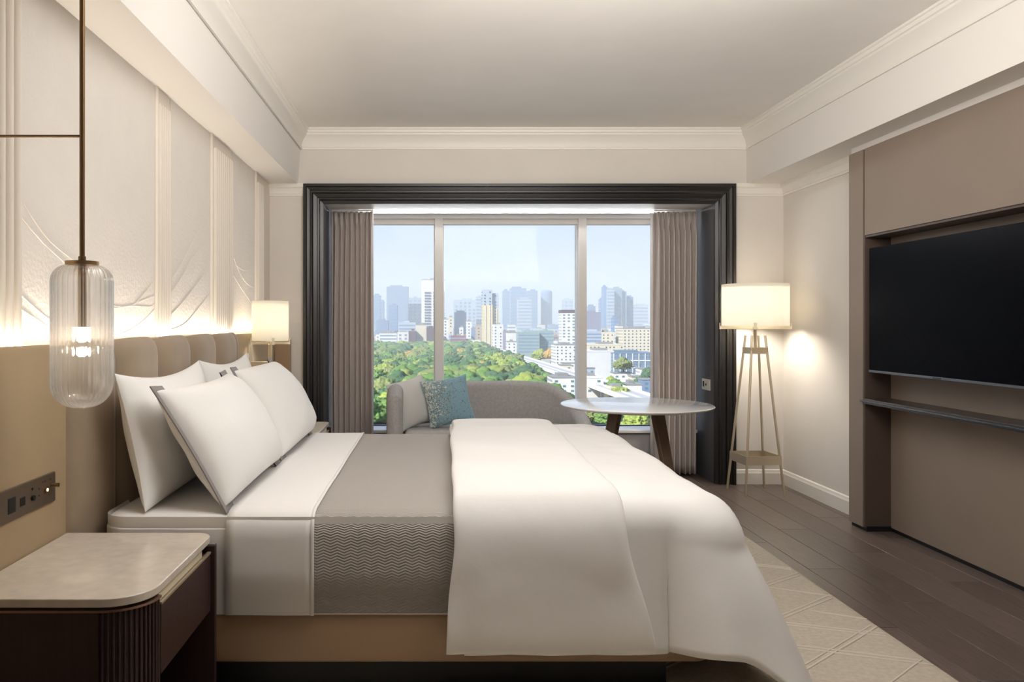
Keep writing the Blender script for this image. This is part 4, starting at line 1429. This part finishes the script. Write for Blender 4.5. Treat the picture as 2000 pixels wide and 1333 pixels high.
HAZE = 0.00036
struct(box(-1500, 1500, 150, 5200, G - 5, G).build("ground", ground_m))
BUILDINGS = [
    (-193.8, -170.4, 2600, 40, 91.4, 'steel', 'bands', 'dark blue glass office slab just right of the left curtain'),
    (-180.3, -167.9, 2750, 30, 75.4, 'steel', 'bands', 'thin pale blue tower beside the dark blue slab by the left curtain'),
    (-138.8, -74.0, 2400, 60, 110.7, 'slate', 'bands', 'broad flat topped grey blue tower left of the left mullion'),
    (-110.5, -88.7, 2000, 30, 46.2, 'steel', 'bands', 'narrow blue tower standing in front of the broad grey blue tower'),
    (-75.5, -35.3, 2500, 40, 79.9, 'pale', 'grid', 'pale grey block joined to the right of the broad grey blue tower'),
    (-24.7, 27.0, 1750, 40, 96.8, 'white', 'balcony', 'tall white residential tower with dark balcony columns behind the left mullion'),
    (-68.9, -33.9, 1600, 30, 2.2, 'pale', 'bands', 'low pale banded block at the foot of the broad grey blue tower'),
    (-120.2, -95.1, 1700, 30, 6.7, 'slate', 'grid', 'squat grey block at the foot of the dark blue slab'),
    (-88.9, -59.8, 1330, 20, -15.0, 'white', 'bands', 'long low white building at the far left edge of the park'),
    (-58.5, -39.9, 1320, 20, -14.1, 'white', 'grid', 'low white building left of the maroon block'),
    (-39.3, -27.6, 1300, 20, -11.3, 'maroon', 'none', 'smaller maroon block left of the cream block at the park edge'),
    (-27.8, -10.1, 1310, 20, -1.3, 'cream', 'none', 'cream block between two maroon blocks at the park edge'),
    (-10.0, 5.0, 1300, 20, -6.3, 'maroon', 'none', 'larger maroon block beside the left mullion'),
    (16.2, 26.5, 1330, 20, 8.0, 'white', 'dots', 'white apartment block with dotted windows just right of the left mullion'),
    (28.3, 36.5, 1420, 20, 11.2, 'cream', 'dots', 'slim cream apartment block right of the left mullion'),
    (67.5, 136.6, 2500, 50, 73.5, 'pale', 'grid', 'wide pale office building with a fine window grid left of the yellow tower'),
    (142.0, 163.8, 2600, 40, 86.4, 'pale', 'bands', 'pale tower touching the left side of the yellow tower'),
    (49.7, 76.3, 1800, 30, 25.5, 'slate', 'bands', 'grey block in front of the wide pale office building'),
    (47.5, 54.8, 1420, 20, -7.0, 'white', 'dots', 'slim white apartment block by the white viaduct'),
    (63.6, 73.3, 1500, 20, 5.1, 'white', 'dots', 'white mid-rise with small windows left of the yellow tower'),
    (70.8, 78.3, 1450, 20, -8.1, 'slate', 'none', 'narrow grey block left of the yellow tower'),
    (75.6, 86.4, 1400, 20, -3.3, 'sand', 'dots', 'low sandy block at the foot of the yellow tower'),
    (86.0, 103.8, 1380, 22, 59.7, 'yellow', 'dots', 'yellow cream tower with a grey crown left of centre'),
    (104.1, 114.8, 1385, 22, 53.7, 'yellow', 'dots', 'lower right wing of the yellow cream tower'),
    (85.7, 100.2, 1130, 20, -1.0, 'white', 'dots', 'white block in front of the yellow tower'),
    (99.3, 105.8, 1120, 24, -10.3, 'violet', 'none', 'narrow violet block painted as the shaded side of the white block'),  # shade on the white block's right side, put into a violet colour
    (257.2, 279.6, 2900, 50, 118.6, 'steel', 'bands', 'leftmost blue tower of the cluster in the middle pane'),
    (295.0, 352.8, 3000, 60, 132.3, 'steel', 'bands', 'widest blue tower of the cluster in the middle pane'),
    (352.6, 388.7, 2950, 50, 120.6, 'steel', 'bands', 'middle blue tower of the cluster in the middle pane'),
    (410.7, 453.1, 3000, 50, 126.5, 'steel', 'round', 'round topped blue tower standing apart in the middle pane'),
    (289.8, 334.9, 2700, 40, 82.8, 'pale', 'bands', 'pale tower in front of the blue tower cluster'),
    (477.1, 512.5, 2900, 40, 86.9, 'pale', 'grid', 'pale stepped tower left of the right mullion'),
    (162.0, 179.9, 1000, 25, 14.7, 'white', 'bigdots', 'white office block with a dark roof left of the right mullion'),
    (193.4, 212.9, 1010, 25, 14.8, 'violet', 'none', 'lilac grey office block right of the right mullion'),
    (371.2, 388.3, 1900, 30, 41.5, 'slate', 'bands', 'small grey tower above the lilac office block'),
    (484.8, 495.2, 2300, 30, 70.7, 'steel', 'bands', 'thin dark blue tower at the left of the glass tower group'),
    (483.0, 493.1, 2250, 30, 103.9, 'steel', 'none', 'tallest thin slab of the glass tower group in the right pane'),
    (490.9, 511.1, 2240, 40, 96.2, 'pale', 'bands', 'pale banded glass tower in the right pane'),
    (515.6, 537.4, 2260, 40, 100.0, 'teal', 'bands', 'greenish glass tower in the right pane'),
    (539.8, 552.9, 2270, 40, 91.6, 'teal', 'bands', 'lower greenish glass tower in the right pane'),
    (560.2, 579.4, 2300, 40, 76.6, 'steel', 'bands', 'dark blue tower at the right of the glass tower group'),
    (804.1, 865.8, 3200, 60, 73.2, 'pale', 'bands', 'distant pale slab low behind the right curtain edge'),
    (108.4, 135.7, 1010, 25, -10.5, 'glass', 'bands', 'green glass mid-rise with a flat roof in the middle pane'),
    (137.7, 154.7, 1020, 25, -8.6, 'glass', 'bands', 'taller right wing of the green glass mid-rise'),
    (99.5, 113.8, 1060, 20, -11.1, 'white', 'none', 'plain white block left of the green glass mid-rise'),
    (89.5, 101.2, 960, 15, -21.0, 'white', 'dots', 'small white dotted block at the start of the viaduct'),
    (284.4, 290.8, 1250, 20, 10.0, 'steel', 'bands', 'slim blue tower left of the striped block'),
    (255.9, 263.0, 1100, 20, -2.3, 'white', 'bands', 'white and blue striped block in the right pane'),
    (234.3, 277.1, 980, 40, -5.1, 'cream', 'dots', 'wide cream apartment block beside the right curtain'),
    (172.4, 190.9, 900, 30, -8.1, 'pale', 'bands', 'pale terrace below the lilac office block'),
    (212.1, 228.1, 1000, 30, -10.4, 'cream', 'dots', 'cream block below the glass tower group'),
    (121.9, 142.7, 790, 30, -20.1, 'white', 'dots', 'white apartment block with dotted windows left of the right mullion'),
    (137.9, 172.6, 720, 30, -18.2, 'cream', 'dots', 'cream terrace behind the plain white warehouse'),
    (122.6, 145.6, 640, 35, -21.4, 'chalk', 'none', 'plain white windowless warehouse right of the right mullion'),
    (143.3, 178.1, 630, 35, -22.7, 'glassblue', 'frame', 'blue glazed office block with white frames beside the right curtain'),
    (72.2, 86.7, 480, 22, -31.5, 'white', 'bigdots', 'white house with teal windows left of the right mullion'),
    (92.9, 104.1, 485, 22, -31.8, 'white', 'bigdots', 'white stepped house with small windows right of the right mullion'),
    (100.9, 110.2, 455, 15, -35.9, 'cream', 'none', 'low cream house in front of the warehouse'),
    (113.9, 123.5, 470, 15, -35.0, 'white', 'none', 'low white house right of the low cream house'),
    (84.4, 98.8, 360, 12, -39.1, 'slate', 'bigdots', 'grey building low in the window under the round table'),
]


def window_mesh(x0, x1, y, depth, zt, style, seed):
    """thin boxes standing a little proud of the front and the two sides"""
    m = MB()
    rr = random.Random(seed)
    H = zt - G
    w = x1 - x0
    k = max(y / 1000.0, 0.4)
    pr = 0.12 * k
    if style == 'bands':
        st = max(3.6, 4.2 * k)
        z = zt - st
        while z > G + 4 and len(m.f) < 1600:
            m.box(x0 + 0.03 * w, x1 - 0.03 * w, y - pr, y + 0.2, z, z + st * 0.45)
            m.box(x0 - pr, x0 + 0.2, y + 0.08 * depth, y + 0.92 * depth, z, z + st * 0.45)
            m.box(x1 - 0.2, x1 + pr, y + 0.08 * depth, y + 0.92 * depth, z, z + st * 0.45)
            z -= st
        return m
    if style in ('grid', 'dots', 'bigdots', 'frame'):
        sx = {'grid': 4.5, 'dots': 4.2, 'bigdots': 4.6, 'frame': 3.6}[style] * max(k, 0.75)
        sz = {'grid': 4.5, 'dots': 3.9, 'bigdots': 3.9, 'frame': 3.6}[style] * max(k, 0.75)
        fw = {'grid': 0.62, 'dots': 0.40, 'bigdots': 0.55, 'frame': 0.80}[style]
        fh = {'grid': 0.55, 'dots': 0.40, 'bigdots': 0.45, 'frame': 0.72}[style]
        n = max(1, int(w * 0.92 / sx))
        nd = max(1, int(depth * 0.9 / sx))
        z = zt - sz
        while z > G + 3 and len(m.f) < 3000:
            for i in range(n):
                c = x0 + w * (i + 0.5) / n
                if rr.random() < 0.94:
                    m.box(c - sx * fw / 2, c + sx * fw / 2, y - pr, y + 0.2, z, z + sz * fh)
            for i in range(nd):
                c = y + depth * (i + 0.5) / nd
                m.box(x0 - pr, x0 + 0.2, c - sx * fw / 2, c + sx * fw / 2, z, z + sz * fh)
                m.box(x1 - 0.2, x1 + pr, c - sx * fw / 2, c + sx * fw / 2, z, z + sz * fh)
            z -= sz
        return m
    if style == 'balcony':
        z = zt - 30
        while z > G + 5:
            for a, b in ((0.14, 0.22), (0.24, 0.40), (0.50, 0.58), (0.86, 0.96)):
                m.box(x0 + a * w, x0 + b * w, y - 1.2, y + 0.2, z, z + 3.4)
            m.box(x0 - 0.4, x0 + 0.2, y + 5, y + depth - 5, z, z + 3)
            z -= 6.2
        return m
    return None


WINMAT = {'bands': winmid_m, 'grid': winmid_m, 'dots': windark_m, 'bigdots': winteal_m, 'frame': winmid_m, 'balcony': windark_m}
for n, (x0, x1, y, dp, zt, colour, style, label) in enumerate(BUILDINGS):
    rr = random.Random(100 + n)
    t = thing("building", label, "building", ((x0 + x1) / 2, y, G))
    w = x1 - x0
    mat = OUT[colour]
    if style == 'round':
        MB().lathe(((x0 + x1) / 2, y + w / 2, 0), [(w / 2, G), (w / 2, zt - 8), (w * 0.44, zt - 3), (w * 0.3, zt), (0.01, zt + 1)], 28).build("body", mat, t, smooth=True)
        m = MB()
        for i in range(26):
            m.lathe(((x0 + x1) / 2, y + w / 2, 0), [(w / 2 + 0.4, zt - 14 - i * 6), (w / 2 + 0.4, zt - 11 - i * 6)], 28)
        o = m.build("windows", winmid_m, t, smooth=True, fix=False)
        o['kind'] = 'stuff'
        continue
    if colour == 'yellow':
        crown = zt - 26
        box(x0, x1, y, y + dp, G, crown).build("body", mat, t)
        box(x0 + 0.5, x1 - 0.5, y + 0.5, y + dp - 0.5, crown, zt).build("grey_crown", OUT['pale'], t)
        for a in (0.2, 0.62):
            box(x0 + a * w, x0 + (a + 0.16) * w, y - 0.9, y + 1, G + 8, crown - 1).build("balcony_bay", OUT['cream'], t)
    else:
        box(x0, x1, y, y + dp, G, zt).build("body", mat, t)
    m = window_mesh(x0, x1, y, dp, zt, style, n)
    if m:
        o = m.build("windows", WINMAT[style], t, fix=False)
        o['kind'] = 'stuff'
    if style == 'frame':
        m = MB()
        for i in range(1, 6):
            m.box(x0 - 0.3, x1 + 0.3, y - 0.6, y + 0.1, zt - i * 5.6 - 0.3, zt - i * 5.6 + 0.2)
        for i in range(8):
            c = x0 + w * i / 7
            m.box(c - 0.25, c + 0.25, y - 0.6, y + 0.1, G, zt)
        m.build("white_frames", winframe_m, t, fix=False)['kind'] = 'stuff'
    # roof parapet and plant room
    ph = max(1.0, 1.2 * y / 1000)
    if colour not in ('yellow',):
        k = MB()
        a, b = x0 + w * rr.uniform(0.1, 0.4), x1 - w * rr.uniform(0.1, 0.4)
        k.box(a, b, y + dp * 0.3, y + dp * 0.8, zt, zt + ph * 2.2)
        k.build("roof_house", OUT['roof'] if colour in ('white', 'cream', 'chalk', 'sand') else mat, t)
        box(x0 - 0.15, x1 + 0.15, y - 0.15, y + dp + 0.15, zt - 0.4, zt + ph * 0.5).build("parapet", mat if rr.random() < 0.7 else OUT['roof'], t)
    if style == 'bigdots' and y in (1000,):
        box(x0 - 0.2, x1 + 0.2, y - 0.2, y + dp, zt - 0.5, zt + 3.5).build("dark_roof", OUT['maroon'], t)

# many more houses and blocks filling the town behind, each its own object
rr = random.Random(5)
FILL = [('white', 'white'), ('pale', 'pale grey'), ('cream', 'cream'), ('slate', 'grey'), ('sand', 'sandy'), ('rust', 'red roofed')]
proto = {}
count = 0
tries = 0
placed = [(b[0], b[1], b[2], b[2] + b[3]) for b in BUILDINGS]
while count < 290 and tries < 6000:
    tries += 1
    y = 1330 + (3600 - 1330) * rr.random() ** 1.4
    px = rr.uniform(-135, 470)
    x = px * y / 1556
    if x > 84 and y < 1500 and x < 125:
        continue
    w = rr.uniform(14, 34) * (0.7 + y / 3600)
    d = rr.uniform(14, 30)
    if any(a - 1 < x + w / 2 and x - w / 2 < b + 1 and c - 1 < y + d and y < e + 1 for a, b, c, e in placed):
        continue
    placed.append((x - w / 2, x + w / 2, y, y + d))
    h = rr.uniform(9, 26) + (y - 1300) / 2300 * rr.uniform(0, 42)
    ck, word = FILL[rr.choices(range(6), (8, 6, 5, 4, 3, 1))[0]]
    tall = h > 32
    st = ('bands', 'dots')[rr.random() < 0.5]
    zone = "by the left curtain" if px < -45 else "left of the left mullion" if px < 12 else "right of the left mullion" if px < 95 else "around the yellow tower" if px < 150 else "below the blue tower cluster" if px < 240 else "by the right mullion" if px < 330 else "in the right pane"
    lab_ = "%s %s %s building %s %s" % ("wide" if w > 28 else "narrow", word, "mid-rise" if tall else "low-rise", zone, "near the park" if y < 1700 else "in the hazy middle distance" if y < 2400 else "far off near the horizon")
    t = thing("building", lab_, "building", (x, y, G), lab_.replace("building", "buildings", 1))
    box(x - w / 2, x + w / 2, y, y + d, G, G + h).build("body", OUT[ck], t)
    if y < 2600:
        m = window_mesh(x - w / 2, x + w / 2, y, d, G + h, st, count)
        o = m.build("windows", WINMAT[st], t, fix=False)
        o['kind'] = 'stuff'
    box(x - w * 0.22, x + w * 0.15, y + d * 0.3, y + d * 0.7, G + h, G + h + 2.5).build("roof_house", OUT['roof'], t)
    count += 1

# nearer town on the right of the viaduct, seen between the larger blocks
for i in range(26):
    for q in range(40):
        y = rr.uniform(430, 1250)
        x = rr.uniform(118, 0.285 * y)
        if x < 0.20 * y - 40:
            continue
        w, d = rr.uniform(9, 16), rr.uniform(9, 14)
        if any(a - 1 < x + w / 2 and x - w / 2 < b + 1 and c - 1 < y + d and y < e + 1 for a, b, c, e in placed):
            continue
        placed.append((x - w / 2, x + w / 2, y, y + d))
        h = rr.uniform(6, 11)
        ck, word = FILL[rr.choices(range(6), (8, 3, 6, 2, 3, 1))[0]]
        t = thing("building", "small %s house among the blocks right of the viaduct" % word, "building", (x, y, G), "%s houses right of the viaduct" % word)
        box(x - w / 2, x + w / 2, y, y + d, G, G + h).build("body", OUT[ck], t)
        m = window_mesh(x - w / 2, x + w / 2, y, d, G + h, 'bigdots', i)
        m.build("windows", WINMAT['bigdots'], t, fix=False)['kind'] = 'stuff'
        box(x - w * 0.5 - 0.3, x + w * 0.5 + 0.3, y - 0.3, y + d + 0.3, G + h, G + h + 0.7).build("roof", OUT['roof'] if ck != 'rust' else OUT['rust'], t)
        break

# the road viaduct running away between the park and the town
vd = thing("viaduct", "pale elevated road viaduct running away between the park trees and the town", "viaduct", (97, 800, G))
VP = [(104, 380), (101.5, 560), (96, 760), (92, 930), (88, 1100), (70, 1300), (30, 1600)]
VS = catmull(VP, 60)


def strip(w0, w1, z0, z1):
    m = MB()
    for i, (x, y) in enumerate(VS):
        a, b = VS[max(i - 1, 0)], VS[min(i + 1, 60)]
        d = Vector((b[0] - a[0], b[1] - a[1])).normalized()
        nx, ny = d.y, -d.x
        for w, z in ((w0, z0), (w1, z0), (w1, z1), (w0, z1)):
            m.v.append((x + nx * w, y + ny * w, z))
    for i in range(60):
        for j in range(4):
            q = (j + 1) % 4
            m.f.append((i * 4 + j, i * 4 + q, i * 4 + 4 + q, i * 4 + 4 + j))
    return m


strip(-8, 8, -37.2, -36.2).build("deck", road_m, vd)
strip(-8.4, -8.0, -37.4, -34.8).build("parapet", wallroad_m, vd)
strip(8.0, 8.4, -37.4, -34.8).build("parapet", wallroad_m, vd)
strip(-0.3, 0.3, -36.3, -35.6).build("median", wallroad_m, vd)
for i in range(2, 60, 4):
    x, y = VS[i]
    box(x - 2, x + 2, y - 1, y + 1, G, -37.1).build("pier", wallroad_m, vd)
st = thing("street", "pale street at the foot of the viaduct along the park edge", "street", (85, 700, G))
strip(-20, -10, G, G + 0.15).build("surface", wallroad_m, st)

# park
tag(box(-140, 78, 300, 1290, G, G + 0.1).build("park_ground", parkground_m), "shaded ground between the park trees", "ground", None, "structure")
for x0, x1, y0, y1, z, lab in ((-36, -17, 760, 790, -37.0, "long pale flat roof of a pavilion among the park trees"), (-78, -56, 860, 880, -36, "small pale flat roof among the park trees beside the left curtain")):
    t = thing("pavilion", lab, "pavilion", ((x0 + x1) / 2, y0, G))
    box(x0 + 1, x1 - 1, y0 + 1, y1 - 1, G, z).build("walls", OUT['pale'], t)
    box(x0, x1, y0, y1, z, z + 0.7).build("roof", OUT['white'], t)


def leaf_mat(name, rgb, rgb2):
    m = M(name, rgb, 0.8)
    nt = m.node_tree
    N, L = nt.nodes.new, nt.links.new
    b = nt.nodes['Principled BSDF']
    tc = N('ShaderNodeTexCoord')
    nz = N('ShaderNodeTexNoise')
    nz.inputs['Scale'].default_value = 6.0
    nz.inputs['Detail'].default_value = 6
    nz.inputs['Roughness'].default_value = 0.7
    L(tc.outputs['Object'], nz.inputs['Vector'])
    r = N('ShaderNodeValToRGB')
    r.color_ramp.elements[0].position = 0.35
    r.color_ramp.elements[0].color = (*lin(rgb2), 1)
    r.color_ramp.elements[1].position = 0.62
    r.color_ramp.elements[1].color = (*lin(rgb), 1)
    L(nz.outputs['Fac'], r.inputs[0])
    L(r.outputs[0], b.inputs['Base Color'])
    bp = N('ShaderNodeBump')
    bp.inputs['Strength'].default_value = 1.0
    bp.inputs['Distance'].default_value = 0.12
    L(nz.outputs['Fac'], bp.inputs['Height'])
    L(bp.outputs[0], b.inputs['Normal'])
    return m


LEAF = [("mid green", leaf_mat("leaf_green", (100, 132, 58), (48, 76, 32))), ("yellow green", leaf_mat("leaf_yellow", (140, 150, 66), (78, 98, 38))),
        ("dark green", leaf_mat("leaf_dark", (70, 104, 62), (34, 58, 38))), ("olive", leaf_mat("leaf_olive", (118, 128, 72), (62, 74, 38))),
        ("rusty", leaf_mat("leaf_rust", (176, 138, 72), (104, 96, 48)))]


def crown_mesh(seed, sub_=5):
    import bmesh
    b = bmesh.new()
    bmesh.ops.create_icosphere(b, subdivisions=sub_, radius=1.0)
    o = Vector((seed * 13.1, seed * 7.7, seed * 3.3))
    for v in b.verts:
        p = v.co.copy()
        r = 0.86 + 0.30 * noise.noise(p * 1.5 + o) + 0.22 * abs(noise.noise(p * 3.1 + o)) + 0.16 * noise.noise(p * 6 + o) + 0.12 * noise.noise(p * 14 + o) + 0.07 * noise.noise(p * 30 + o)
        v.co = p * r
        v.co.z *= 0.72
        if v.co.z < -0.35:
            v.co.z = -0.35 + (v.co.z + 0.35) * 0.3
    me = bpy.data.meshes.new("crown")
    b.to_mesh(me)
    b.free()
    for q in me.polygons:
        q.use_smooth = True
    return me


CROWNS = []
LOWCROWNS = [crown_mesh(s + 1, 4) for s in range(4)]
for s in range(4):
    base = crown_mesh(s + 1)
    row_ = []
    for lab, lm in LEAF:
        c = base.copy()
        c.materials.append(lm)
        row_.append(c)
    CROWNS.append(row_)
bark_m = M("bark", (70, 58, 46), 0.9)
trunk0 = MB().tube([(0, 0, 0), (0.1, 0, 0.5), (0, 0, 1.0)], 0.05, 7, r1=0.03)
tm_ = bpy.data.meshes.new("trunk")
tm_.from_pydata(trunk0.v, [], trunk0.f)
tm_.materials.append(bark_m)


def tree(x, y, r, h, kind, shape, label, group, spin, name="tree", zb=G):
    t = thing(name, label, "tree", (x, y, zb), group)
    c = bpy.data.objects.new("crown", CROWNS[shape][kind])
    COL.objects.link(c)
    c.parent = t
    c.location = (0, 0, h - r * 0.72)
    c.scale = (r, r, r)
    c.rotation_euler = (0, 0, spin)
    k = bpy.data.objects.new("trunk", tm_)
    COL.objects.link(k)
    k.parent = t
    k.scale = (h * 0.8, h * 0.8, h * 0.75)
    return t


rr = random.Random(21)
spots = []
S = 15.5
iy = 0
y = 335
while y < 1285:
    x = -0.105 * y - 8 + (iy % 2) * S * 0.5
    while x < 78:
        jx, jy = x + rr.uniform(-4, 4), y + rr.uniform(-4, 4)
        px = jx / jy * 1556 + 845
        hidden = jy < 560 and px > 768
        roofs = (-40 < jx < -13 and 742 < jy < 796) or (-82 < jx < -52 and 838 < jy < 884)
        if not roofs and not (hidden and jx > 60):
            spots.append((jy + (2000 if hidden else 0), jx, jy))
        x += S
    y += S * 0.88
    iy += 1
spots.sort()
for i, (_k, jx, jy) in enumerate(spots[:300]):
    n = noise.noise(Vector((jx * 0.018, jy * 0.008, 4.0)))
    kind = rr.choices(range(5), (5, 3 + 5 * max(0, n), 4 + 6 * max(0, -n), 3, 0.7))[0]
    r_, h_ = rr.uniform(8.0, 11.5), rr.uniform(11, 17)
    px = jx / jy * 1556 + 845
    where = "beside the left curtain" if px < 768 else "left of the left mullion" if px < 850 else "just right of the left mullion" if px < 920 else "in the middle of the park view" if jx < 55 else "along the viaduct"
    depth_ = "in the nearest park rows" if jy < 640 else "in the middle park rows" if jy < 880 else "in the far park rows"
    size_ = "small" if r_ < 9 else "mid-sized" if r_ < 10.3 else "broad"
    lab_ = "%s %s tree %s %s" % (size_, LEAF[kind][0], where, depth_)
    tree(jx, jy, r_, h_, kind, rr.randrange(4), lab_, lab_.replace("tree", "trees", 1), rr.uniform(0, 6.28))
rest = spots[300:]
if rest:
    import bmesh
    far = {}
    for _k, jx, jy in rest:
        n = noise.noise(Vector((jx * 0.018, jy * 0.008, 4.0)))
        kind = rr.choices(range(4), (4, 2 + 4 * max(0, n), 5 + 6 * max(0, -n), 3))[0]
        far.setdefault(kind, []).append((jx, jy, rr.uniform(8, 11), rr.uniform(13, 18), rr.randrange(4)))
    m = bpy.data.meshes.new("distant_trees")
    vs, fs_, mi = [], [], []
    for kind, L_ in far.items():
        for jx, jy, r, h, sh_ in L_:
            src = LOWCROWNS[sh_]
            n0 = len(vs)
            vs += [(jx + v.co.x * r, jy + v.co.y * r, G + h - r * 0.72 + v.co.z * r) for v in src.vertices]
            for q in src.polygons:
                fs_.append(tuple(n0 + k for k in q.vertices))
                mi.append(kind)
    m.from_pydata(vs, [], fs_)
    for lab, lm in LEAF[:4]:
        m.materials.append(lm)
    m.polygons.foreach_set("material_index", mi)
    m.polygons.foreach_set("use_smooth", [True] * len(fs_))
    o = bpy.data.objects.new("distant_trees", m)
    COL.objects.link(o)
    tag(o, "mass of park trees along the far edge and low behind the sofa", "trees", None, 'stuff')

for (x, y, r, h, kind, lab) in ((118, 880, 9, 16, 1, "yellow green tree beside the viaduct left of the right mullion"), (129, 872, 9, 17, 4, "rusty autumn tree beside the viaduct left of the right mullion"),
                                (142, 860, 9, 17, 2, "tall dark green tree beside the viaduct left of the right mullion"), (108, 470, 6, 12, 0, "green tree right of the white stepped house"),
                                (138, 580, 7, 20, 3, "olive tree in front of the blue glazed office block"), (152, 560, 5, 14, 2, "small dark green tree in front of the blue glazed office block"),
                                (137, 520, 6, 11, 2, "dark green tree beside the right curtain"), (104, 440, 6, 10, 1, "yellow green tree below the white stepped house"),
                                (76, 345, 6, 9, 0, "green tree low in the window left of the round table legs"), (70, 352, 6, 9, 3, "olive tree low in the window left of the round table legs"),
                                (92, 350, 6, 8, 0, "green tree low in the window between the round table legs"), (121, 540, 5, 9, 1, "yellow green tree between the low cream house and the warehouse"),
                                (84, 330, 6, 8, 1, "yellow green tree low in the window under the round table")):
    tree(x, y, r, h, kind, int(x) % 4, lab, None, x)

# daytime haze over the town
hm = bpy.data.materials.new("city_haze")
hm.use_nodes = True
nt = hm.node_tree
nt.nodes.clear()
ho = nt.nodes.new('ShaderNodeOutputMaterial')
hv = nt.nodes.new('ShaderNodeVolumePrincipled')
hv.inputs['Color'].default_value = (0.90, 0.96, 1.0, 1)
hv.inputs['Density'].default_value = HAZE
hv.inputs['Anisotropy'].default_value = 0.0
nt.links.new(hv.outputs[0], ho.inputs['Volume'])
hz = box(-1480, 1480, 250, 5000, G - 2, 260).build("haze", hm)
tag(hz, "thin blue daytime haze lying over the town", "haze", None, 'stuff')
